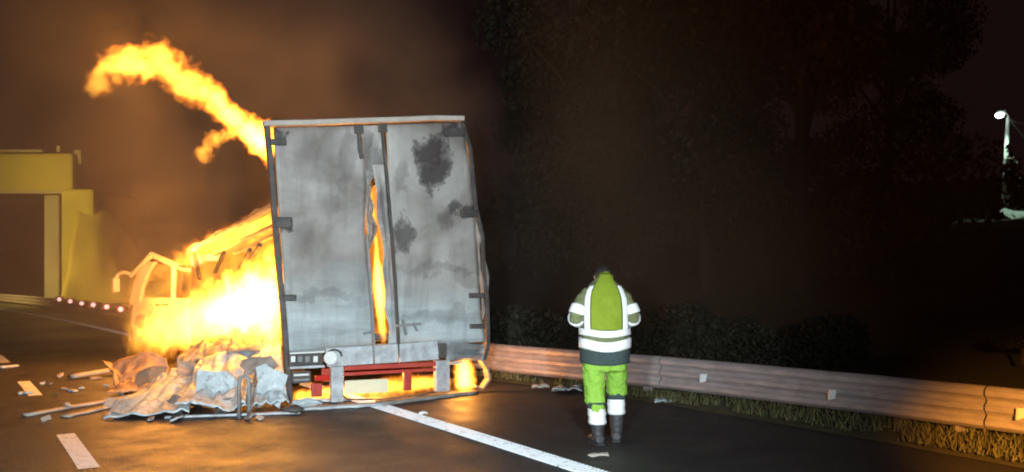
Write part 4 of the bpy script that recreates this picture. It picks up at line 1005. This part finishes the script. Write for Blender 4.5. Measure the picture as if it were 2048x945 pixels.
for k, (h, sp, n) in enumerate(((9.5, 3.2, 24000), (7.5, 2.6, 20000), (11.0, 3.0, 26000))):
    bl = blobs_for(h, sp, 20)
    cm = leaf_mesh('crown', n, 1, 1, 0.8, bl, 0.085, 'leaf' if k != 2 else 'leaf_dark')
    tm = MB(); lean = V((random.uniform(-.4,.4), random.uniform(-.4,.4), 0))
    tm.tube([V((0,0,-0.4)), V((0,0,1.0)) + lean*0.3, V((0,0,h*0.45)) + lean, V((0,0,h*0.8)) + lean*1.3], [0.24, 0.17, 0.11, 0.04], 9)
    for bx, by, bz, br in bl[:9]:
        st = V((0,0,min(bz*0.6, h*0.45))) + lean*0.6; tm.tube([st, lerp(st, V((bx,by,bz)), 0.5) + UP*0.2, V((bx,by,bz))], [0.08, 0.05, 0.02], 6)
    o = tm.build('trunk', M['bark'], None, smooth=True); CROWNS.append((cm, o.data)); bpy.data.objects.remove(o)
def tree(loc, k, sc_, rot, label):
    t_ = thing('tree', loc, label, 'tree', 'trees behind the crash barrier')
    for nm, me in (('crown', CROWNS[k][0]), ('trunk', CROWNS[k][1])):
        o = bpy.data.objects.new(nm, me); C.objects.link(o); o.parent = t_
    t_.scale = (sc_, sc_, sc_); t_.rotation_euler = (0, 0, rot)
def hz(p):
    # nearest road station, then terrain height
    best = min(((road(s, 0) - V((p[0], p[1], 0))).length, s) for s in range(-36, 200, 2))
    return hill_z(best[1], best[0] - rail_o(best[1]) + 4) - 0.05
for (px, d, k, s_, lab) in ((1215, 27, 0, 1.25, 'broad dim tree rising directly behind the worker'), (1420, 25, 2, 1.15, 'tall dark tree standing right of the worker, beyond the first reflector'), (1600, 23, 1, 1.35, 'rounded dim tree behind the second reflector of the barrier'), (1075, 33, 1, 1.2, 'small faint tree just clear of the lorry side'),
                         (1330, 40, 0, 1.35, 'big faint tree further up the slope between two nearer ones'), (1760, 36, 2, 1.1, 'dark tree on the unlit slope left of the street lamp')):
    x = (px - 1024) / FPX * d; tree((x, d, hz((x, d))), k, s_, random.random()*6, lab)
BUSH = [leaf_mesh('foliage', 4200, 1, 1, 0.9, [(0,0,0.5,0.6), (0.5,0.1,0.4,0.45), (-0.5,0,0.45,0.5), (0.1,0.4,0.7,0.4)], 0.055, 'leaf_dark'), leaf_mesh('foliage', 3800, 1, 1, 1, [(0,0,0.6,0.5), (0.3,0.2,0.9,0.35), (-0.4,0.1,0.5,0.4)], 0.05, 'leaf_dark')]
def bush(loc, k, s_, label):
    b = thing('bush', loc, label, 'bush', 'bushes on the slope'); o = bpy.data.objects.new('foliage', BUSH[k]); C.objects.link(o); o.parent = b
    mb = MB(); p = V(loc); mb.tube([p - UP*0.2, p + UP*0.5*s_], [0.03, 0.015], 6); st = part(mb, 'stem', M['bark'], b)
    o.scale = (s_*random.uniform(0.8,1.5), s_, s_*random.uniform(0.55,0.95)); o.rotation_euler = (0, 0, random.random()*6)
for (px, d, k, s_, lab) in ((1070, 17.5, 0, 1.2, 'low bush between the lorry and the worker, behind the barrier'), (1330, 15.5, 1, 1.3, 'scrubby bush right of the worker, behind the barrier'), (1480, 14.8, 0, 1.1, 'low bush behind the first visible reflector'), (1640, 13.6, 1, 1.4, 'bush behind the second visible reflector'), (2046, 12.2, 0, 0.42, 'small pale bush at the far end of the orange lit barrier'), (1180, 16.5, 1, 1.1, 'low scrub hidden partly by the worker')):
    x = (px - 1024) / FPX * d; z = hz((x, d)); bush((x, d, z if px < 2000 else 0.62), k, s_, lab)

# ------------------------------------------------------------------ street lamp on the hill, with what it lights
LD = 46.0
base = at(2006, 440, LD); top = at(2016, 236, LD)
lamp = thing('pole_lamp', base, 'lit white street lamp on a pale pole up on the dark hill', 'street lamp')
mb = MB(); mb.tube([base - UP*0.6, lerp(base, top, 0.5), top], [0.13, 0.11, 0.08], 10); part(mb, 'pole', M['pole'], lamp, smooth=True)
hd_ = at(1999, 230, LD - 0.2)
mb = MB(); mb.tube([top - UP*0.1, top + UP*0.12, lerp(top, hd_, 0.5) + UP*0.22, hd_ + UP*0.16], 0.045, 8); part(mb, 'arm', M['pole'], lamp)
mb = MB(); mb.tube([hd_ + UP*0.20 + V((0.3,0,0)), hd_ + UP*0.17 - V((0.22,0,0))], [0.10, 0.14], 10); hz_ = part(mb, 'lamp_head', M['grey_steel'], lamp)
mb = MB()
rings = [[hd_ + V((math.cos(2*PI*k/14)*r_, math.sin(2*PI*k/14)*r_, z_)) for k in range(14)] for z_, r_ in ((0.06, 0.14), (0.0, 0.20), (-0.09, 0.17), (-0.15, 0.07))]
mb.rings(rings); part(mb, 'bulb', M['lamp_glow'], hz_, smooth=True)
spot('pole_lamp_light', hd_ - V((0, 0.3, 0.22)), hd_ + V((0.6, -0.6, -6)), 900, (0.70, 1.0, 0.80), 75, 0.12, 0.9)
for k, (px, py) in enumerate(((2062, 292), (2075, 240))):
    e_ = at(px, py, LD - 1); mb = MB(); mb.tube([lerp(top, e_, i/8) - UP*0.25*math.sin(PI*i/8)*(k) for i in range(9)], 0.035 if k == 0 else 0.02, 5); part(mb, 'wire', M['soot_steel'], lamp)
iv = leaf_mesh('foliage', 700, 0.5, 0.5, 1.0, [(0.3, -0.2, 0.6, 0.9), (0.5, -0.2, 1.7, 0.7), (0.2, -0.3, 2.8, 0.5)], 0.16)
ib = thing('climbing_bush', base, 'straggly green bush climbing the foot of the street lamp pole', 'bush'); o = bpy.data.objects.new('foliage', iv); C.objects.link(o); o.parent = ib
mb = MB(); mb.tube([base + V((0.3,-0.2,-0.5)), base + V((0.4,-0.2,1.8))], [0.05, 0.02], 6); part(mb, 'stem', M['bark'], ib)
hb = at(2040, 452, LD - 1.5)
hut = thing('hut', hb, 'low pale roofed hut lit green by the street lamp', 'hut')
mb = MB(); mb.box(hb + V((0.75, 1.2, -0.9)), V((1.1,0,0)), V((0,1.2,0)), UP*1.2); wl = part(mb, 'wall', M['wall_pale'], hut)
mb = MB(); mb.add([hb + V(p) for p in ((-0.6,-0.3,0.22),(2.1,-0.3,0.22),(2.1,1.2,0.85),(-0.6,1.2,0.85),(-0.6,2.7,0.22),(2.1,2.7,0.22),(-0.6,-0.3,0.32),(2.1,-0.3,0.32),(2.1,1.2,0.97),(-0.6,1.2,0.97),(-0.6,2.7,0.32),(2.1,2.7,0.32))], [(6,7,8,9),(9,8,11,10),(0,3,2,1),(3,4,5,2),(0,1,7,6),(4,10,11,5),(0,6,9,3),(3,9,10,4),(1,2,8,7),(2,5,11,8)]); part(mb, 'roof', M['roof_pale'], hut)
mb = MB(); mb.box(hb + V((0.5, -0.01, -1.0)), V((0.4,0,0)), V((0,0.03,0)), UP*0.9); part(mb, 'door', M['grey_steel'], hut)
lt = leaf_mesh('foliage', 900, 1, 1, 1, [(0,0,0.8,0.7), (0.4,0,1.3,0.5)], 0.16)
gb = thing('lit_bush', at(2042, 412, LD + 2.5) - UP*1.0, 'leafy bush caught in the lamp light behind the hut', 'bush'); o = bpy.data.objects.new('foliage', lt); C.objects.link(o); o.parent = gb
mb = MB(); q = ORG[gb.name]; mb.tube([q - UP*1.5, q + UP*0.6], [0.06, 0.03], 6); part(mb, 'stem', M['bark'], gb)

# ------------------------------------------------------------------ overpass beyond the fire
OD = 52.0
ov = thing('overpass', at(110, 603, OD), 'yellow road overpass crossing the motorway beyond the fire', 'overpass')
def slab(x0, y0, x1, y1, d0, dep, mat, name, bevel=0.05):
    mb = MB(); a = at(x0, y0, d0); b = at(x1, y1, d0)
    mb.box(V(((a.x+b.x)/2, d0 + dep/2, (a.z+b.z)/2)), V((abs(b.x-a.x)/2,0,0)), V((0,dep/2,0)), UP*abs(a.z-b.z)/2)
    return part(mb, name, mat, ov, bevel=bevel)
slab(-900, 306, 146, 388, OD, 8, M['concrete_yellow'], 'deck', 0.25)
slab(-900, 299, 84, 304.5, OD - 0.15, 0.3, M['concrete'], 'parapet')
slab(88, 389, 118, 640, OD + 0.4, 7.2, M['concrete'], 'abutment')
slab(-900, 382, 140, 387.5, OD - 0.12, 0.1, M['concrete'], 'drip_edge', 0.02)
# bearing blocks at the end of the deck
slab(112, 292, 120, 305, OD + 0.3, 0.5, M['concrete'], 'end_post'); slab(146, 300, 162, 328, OD + 0.5, 0.6, M['concrete'], 'end_post')
slab(119, 378, 188, 640, OD - 0.5, 6.5, M['concrete_yellow'], 'wing_wall', 0.3)
# stone faced slope falling from the deck end
def slope(s, t_):
    top_ = [(160, 380), (205, 398), (240, 440), (275, 495), (310, 545), (420, 600)]
    px = lerp(160, 420, s); py = interp(top_, px)
    a = at(px, py, OD + 1.0); b = at(lerp(120, 420, s), 640, OD - 7.0 + 4*s); b.z = -0.1
    p = lerp(b, a, t_); return p + V((0, 0.25*nz((s*9, t_*5, 2)), 0.2*nz((s*7, t_*6, 7))*t_))
mb = MB(); mb.sheet(slope, 30, 12, 0.6); part(mb, 'slope_facing', M['embank_wall'], ov, smooth=True)
# unseen sodium lamp on a post, added to light the overpass
sp_ = V((-31.0, 41.0, 0))
sl = thing('pole_lamp', sp_, 'added tall sodium lamp, unseen, lighting the yellow overpass', 'street lamp')
mb = MB(); mb.tube([sp_, sp_ + UP*7.6, sp_ + UP*8.0 + V((0.3,0.1,0)), sp_ + UP*8.1 + V((1.3,0.5,0))], [0.09, 0.06, 0.05, 0.04], 10); part(mb, 'pole', M['galv'], sl)
mb = MB(); mb.tube([sp_ + UP*8.1 + V((1.2,0.5,0)), sp_ + UP*8.1 + V((1.9,0.75,0))], [0.09, 0.13], 10); part(mb, 'lamp_head', M['grey_steel'], sl)
spot('pole_lamp_light', sp_ + V((1.8, 0.8, 7.8)), at(230, 465, OD), 15000, (1.0, 0.72, 0.18), 130, 0.15, 1.0)

# ------------------------------------------------------------------ flames
def trace(A, B, rows):
    """rows of (px, y top, y bottom, heat) read on the upright plane through ground points A, B -> outline in that plane"""
    A, B = V((*A, 0)), V((*B, 0)); e = (B - A).normalized(); n = V((-e.y, e.x, 0)); out = []
    for px, y0, y1, h in rows:
        r0 = at(px, y0, 1.0) - UP*CAM_H; r1 = at(px, y1, 1.0) - UP*CAM_H
        k = A.dot(n) / r0.dot(n); P, Q = r0*k + UP*CAM_H, r1*k + UP*CAM_H
        out.append(((P - A).dot(e), (P.z + Q.z)/2, abs(P.z - Q.z)/2, h))
    return A, e, UP, out
A, e, z_, rows = trace((-3.0, 11.95), (-6.9, 14.6), [(545, 244, 352, 5.0), (520, 235, 330, 5.0), (480, 206, 292, 3.2), (440, 178, 262, 1.9), (400, 138, 228, 1.3), (365, 112, 205, 0.9), (340, 86, 188, 0.9), (318, 66, 172, 0.85), (295, 78, 170, 0.9), (260, 84, 172, 0.85), (225, 92, 178, 0.6), (203, 118, 195, 0.35), (178, 155, 204, 0.2)])
flame('flame', 'long yellow tongue of flame blown left out of the lorry top, hooked at its tip', A, e, z_, rows, 11, 0.75, 0.22, 2.3, (0.75,1,1), 1.9, sharp=1.8)
A, e, z_, rows = trace((-3.6, 12.3), (-5.6, 14.0), [(475, 262, 286, 0.6), (440, 255, 292, 0.5), (415, 268, 326, 0.35), (398, 288, 326, 0.3), (386, 296, 318, 0.1)])
flame('flame', 'small detached orange wisp hanging under the long tongue of flame', A, e, z_, rows, 14, 0.6, 0.10, 4.5, (1,1,1), 2.2, sharp=2.4)
A, e, z_, rows = trace((-3.02, 11.75), (-7.0, 16.9), [(561, 490, 700, 3.0), (545, 500, 700, 3.4), (520, 512, 690, 3.6), (490, 535, 690, 3.6), (450, 555, 695, 2.6), (410, 565, 702, 1.2), (370, 590, 712, 0.5), (335, 600, 720, 0.28), (305, 610, 722, 0.16), (280, 620, 722, 0.08)])
flame('flame', 'white hot mass of fire filling the open side of the lorry', A, e, z_, rows, 12, 0.6, 0.22, 2.4, (1,1,0.6), 2.3, sharp=2.2)
A, e, z_, rows = trace((-3.05, 11.9), (-6.2, 16.2), [(556, 412, 470, 0.7), (525, 420, 480, 0.9), (490, 436, 492, 1.0), (450, 455, 508, 0.85), (410, 470, 530, 0.5), (375, 486, 545, 0.25)])
flame('flame', 'yellow fire running along the sagged roof rail above the white hot mass', A, e, z_, rows, 6, 0.7, 0.10, 3.4, (0.6,1,1), 1.9, sharp=2.0)
A, e, z_, rows = trace((-3.15, 12.6), (-6.8, 17.6), [(560, 380, 580, 0.5), (510, 420, 580, 0.55), (450, 450, 590, 0.5), (390, 480, 610, 0.45), (340, 500, 640, 0.3), (300, 540, 680, 0.18), (268, 580, 700, 0.08)])
flame('flame', 'deep orange fire glowing through the cab and behind the roof rail', A, e, z_, rows, 1.7, 0.6, 0.26, 1.6, (1,1,0.6), 2.0)
A, e, z_, rows = trace((-5.4, 15.35), (-7.5, 16.75), [(430, 540, 700, 0.9), (400, 552, 705, 0.9), (370, 585, 715, 0.8), (345, 600, 718, 0.75), (320, 598, 722, 0.65), (295, 610, 724, 0.6), (275, 600, 722, 0.5), (258, 640, 718, 0.3)])
flame('flame', 'ragged orange flames lapping over the side of the cab', A, e, z_, rows, 3.6, 0.5, 0.26, 2.4, (1,1,0.6), 3.2, sharp=1.8)
A, e, z_, rows = trace((-5.6, 16.3), (-7.9, 18.0), [(400, 470, 560, 0.5), (370, 492, 560, 0.6), (340, 505, 555, 0.6), (310, 522, 565, 0.5), (280, 540, 590, 0.4), (262, 556, 640, 0.3)])
flame('flame', 'low yellow flames licking along the cab roof edge', A, e, z_, rows, 5, 0.6, 0.12, 3.4, (0.7,1,1), 2.4, sharp=1.8)
# fire seen between the doors
p0, p1 = D(766, 690, -0.10), D(741, 350, -0.10); ex = (p1 - p0); Lg = ex.length; ex.normalize()
lat2 = (LAT - ex*LAT.dot(ex)).normalized()
flame('flame', 'narrow bright fire showing through the gap between the rear doors', p0, ex, lat2, [(0.0, 0.01, 0.035, 0.2), (0.07*Lg, 0.01, 0.06, 0.6), (0.20*Lg, 0.0, 0.075, 1.0), (0.30*Lg, 0.0, 0.085, 1.6), (0.46*Lg, 0.0, 0.07, 1.4), (0.55*Lg, 0.005, 0.045, 0.5), (0.70*Lg, 0.0, 0.04, 0.32), (0.84*Lg, -0.01, 0.04, 0.34), (0.90*Lg, -0.005, 0.028, 0.16), (1.02*Lg, 0.0, 0.02, 0.06)], 60, 1.6, 0.022, 9.0, (0.5,1,1), 0.8)
# fire under the bumper
p0, p1 = D(585, 790, -0.30), D(905, 770, -0.30); ex = (p1 - p0).normalized(); Lg = (p1 - p0).length
flame('flame', 'low orange fire burning under the lorry behind the underrun bar', p0, ex, UP, [(0, -0.02, 0.11, 0.9), (0.12*Lg, -0.02, 0.12, 0.6), (0.3*Lg, 0.0, 0.12, 1.0), (0.5*Lg, 0.02, 0.14, 0.7), (0.62*Lg, 0.03, 0.16, 0.45), (0.85*Lg, 0.05, 0.13, 0.8), (Lg, 0.05, 0.08, 0.5)], 28, 1.2, 0.05, 6.0, (1,1,1), 1.0)
p0, p1 = D(932, 782, 0.02), D(926, 716, 0.02); ex = (p1 - p0).normalized(); Lg = (p1 - p0).length
flame('flame', 'white hot patch of fire at the right end of the bumper', p0, ex, LAT, [(0, 0.0, 0.17, 1.2), (0.3*Lg, 0, 0.18, 1.6), (0.7*Lg, 0, 0.165, 1.5), (Lg, -0.01, 0.13, 1.0)], 60, 0.8, 0.03, 6.0, (1,1,1), 0.7)

# ------------------------------------------------------------------ smoke rolling off the fire to the left
def smoke():
    t = NT('smoke_gas'); P = t.coord(); s = t.n('ShaderNodeSeparateXYZ')
    n0 = t.noise(P, 0.30, 3, 0.55, 'Color')
    sb = t.n('ShaderNodeVectorMath', operation='SUBTRACT'); t.l(n0, sb.inputs[0]); sb.inputs[1].default_value = (0.5,0.5,0.5)
    ma = t.n('ShaderNodeVectorMath', operation='MULTIPLY_ADD'); t.l(sb.outputs[0], ma.inputs[0]); ma.inputs[1].default_value = (6.0,2.0,3.0); t.l(P, ma.inputs[2])
    t.l(ma.outputs[0], s.inputs[0])
    x, y, z = s.outputs
    # right boundary leans left with height; thins out at the near side and toward the ground
    xb = t.math('SUBTRACT', 0.1, t.math('MULTIPLY', t.math('SUBTRACT', z, 3.8), 0.42))
    a = t.math('DIVIDE', t.math('SUBTRACT', xb, x), 2.6, clamp=True)
    b = t.math('DIVIDE', t.math('SUBTRACT', y, 14.2), 3.5, clamp=True)
    c = t.math('DIVIDE', t.math('SUBTRACT', 15.5, z), 4.0, clamp=True)
    e = t.math('DIVIDE', t.math('SUBTRACT', 33.0, y), 12.0, clamp=True)
    f = t.math('DIVIDE', t.math('ADD', x, 33.0), 8.0, clamp=True)
    lo = t.math('MULTIPLY_ADD', t.math('DIVIDE', z, 5.5, clamp=True), 0.78, 0.22)
    n1 = t.noise(t.mapping(P, (1, 0.6, 1)), 0.42, 5, 0.62, dist=0.8)
    d = t.math('MULTIPLY_ADD', t.ramp(n1, [(0.38, (0,0,0)), (0.64, (1,1,1))]), 0.90, 0.10)
    for q in (a, b, c, e, f, lo): d = t.math('MULTIPLY', d, q)
    d = t.math('MULTIPLY', d, 0.34)
    v = t.n('ShaderNodeVolumePrincipled'); v.inputs['Color'].default_value = (0.50, 0.46, 0.42, 1); v.inputs['Anisotropy'].default_value = 0.1
    t.l(d, v.inputs['Density']); t.l(v.outputs[0], t.out.inputs['Volume'])
    t.m.cycles.volume_step_rate = 0.22
    mb = MB()
    vs = []
    for zz in (0.03, 3.8, 15.6):
        xr = 0.1 - 0.42*(max(zz, 1.0) - 3.8) + 3.0
        vs.append([V((-33.5, 12.4, zz)), V((xr, 12.4, zz)), V((xr, 44.2, zz)), V((-33.5, 44.2, zz))])
    mb.rings(vs)
    o = mb.build('smoke', t.m); tag(o, 'brown smoke lit orange by the fire and drifting left', 'smoke', kind='stuff')
smoke()
def drift():
    t = NT('drift_gas'); P = t.coord(); s = t.n('ShaderNodeSeparateXYZ'); t.l(P, s.inputs[0]); x, y, z = s.outputs
    n1 = t.noise(t.mapping(P, (1, 0.7, 1.2)), 0.28, 4, 0.6, dist=0.6)
    d = t.math('MULTIPLY_ADD', t.ramp(n1, [(0.30, (0,0,0)), (0.72, (1,1,1))]), 0.8, 0.2)
    for q in (t.math('DIVIDE', t.math('ADD', x, 0.1), 2.0, clamp=True), t.math('DIVIDE', t.math('SUBTRACT', 16.0, x), 9.0, clamp=True), t.math('DIVIDE', t.math('SUBTRACT', 12.0, z), 9.0, clamp=True),
              t.math('DIVIDE', t.math('SUBTRACT', y, 12.9), 2.2, clamp=True), t.math('DIVIDE', t.math('SUBTRACT', 25.0, y), 3.0, clamp=True)):
        d = t.math('MULTIPLY', d, q)
    d = t.math('MULTIPLY', d, 0.075)
    v = t.n('ShaderNodeVolumePrincipled'); v.inputs['Color'].default_value = (0.48, 0.36, 0.25, 1)
    t.l(d, v.inputs['Density']); t.l(v.outputs[0], t.out.inputs['Volume']); t.m.cycles.volume_step_rate = 0.35
    mb = MB(); mb.rings([[V((-0.2, 12.8, z)), V((16.1, 12.8, z)), V((16.1, 25.2, z)), V((-0.2, 25.2, z))] for z in (0.05, 12.1)])
    o = mb.build('smoke', t.m); tag(o, 'thin brown smoke drifting among the trees behind the worker', 'smoke', kind='stuff')
drift()
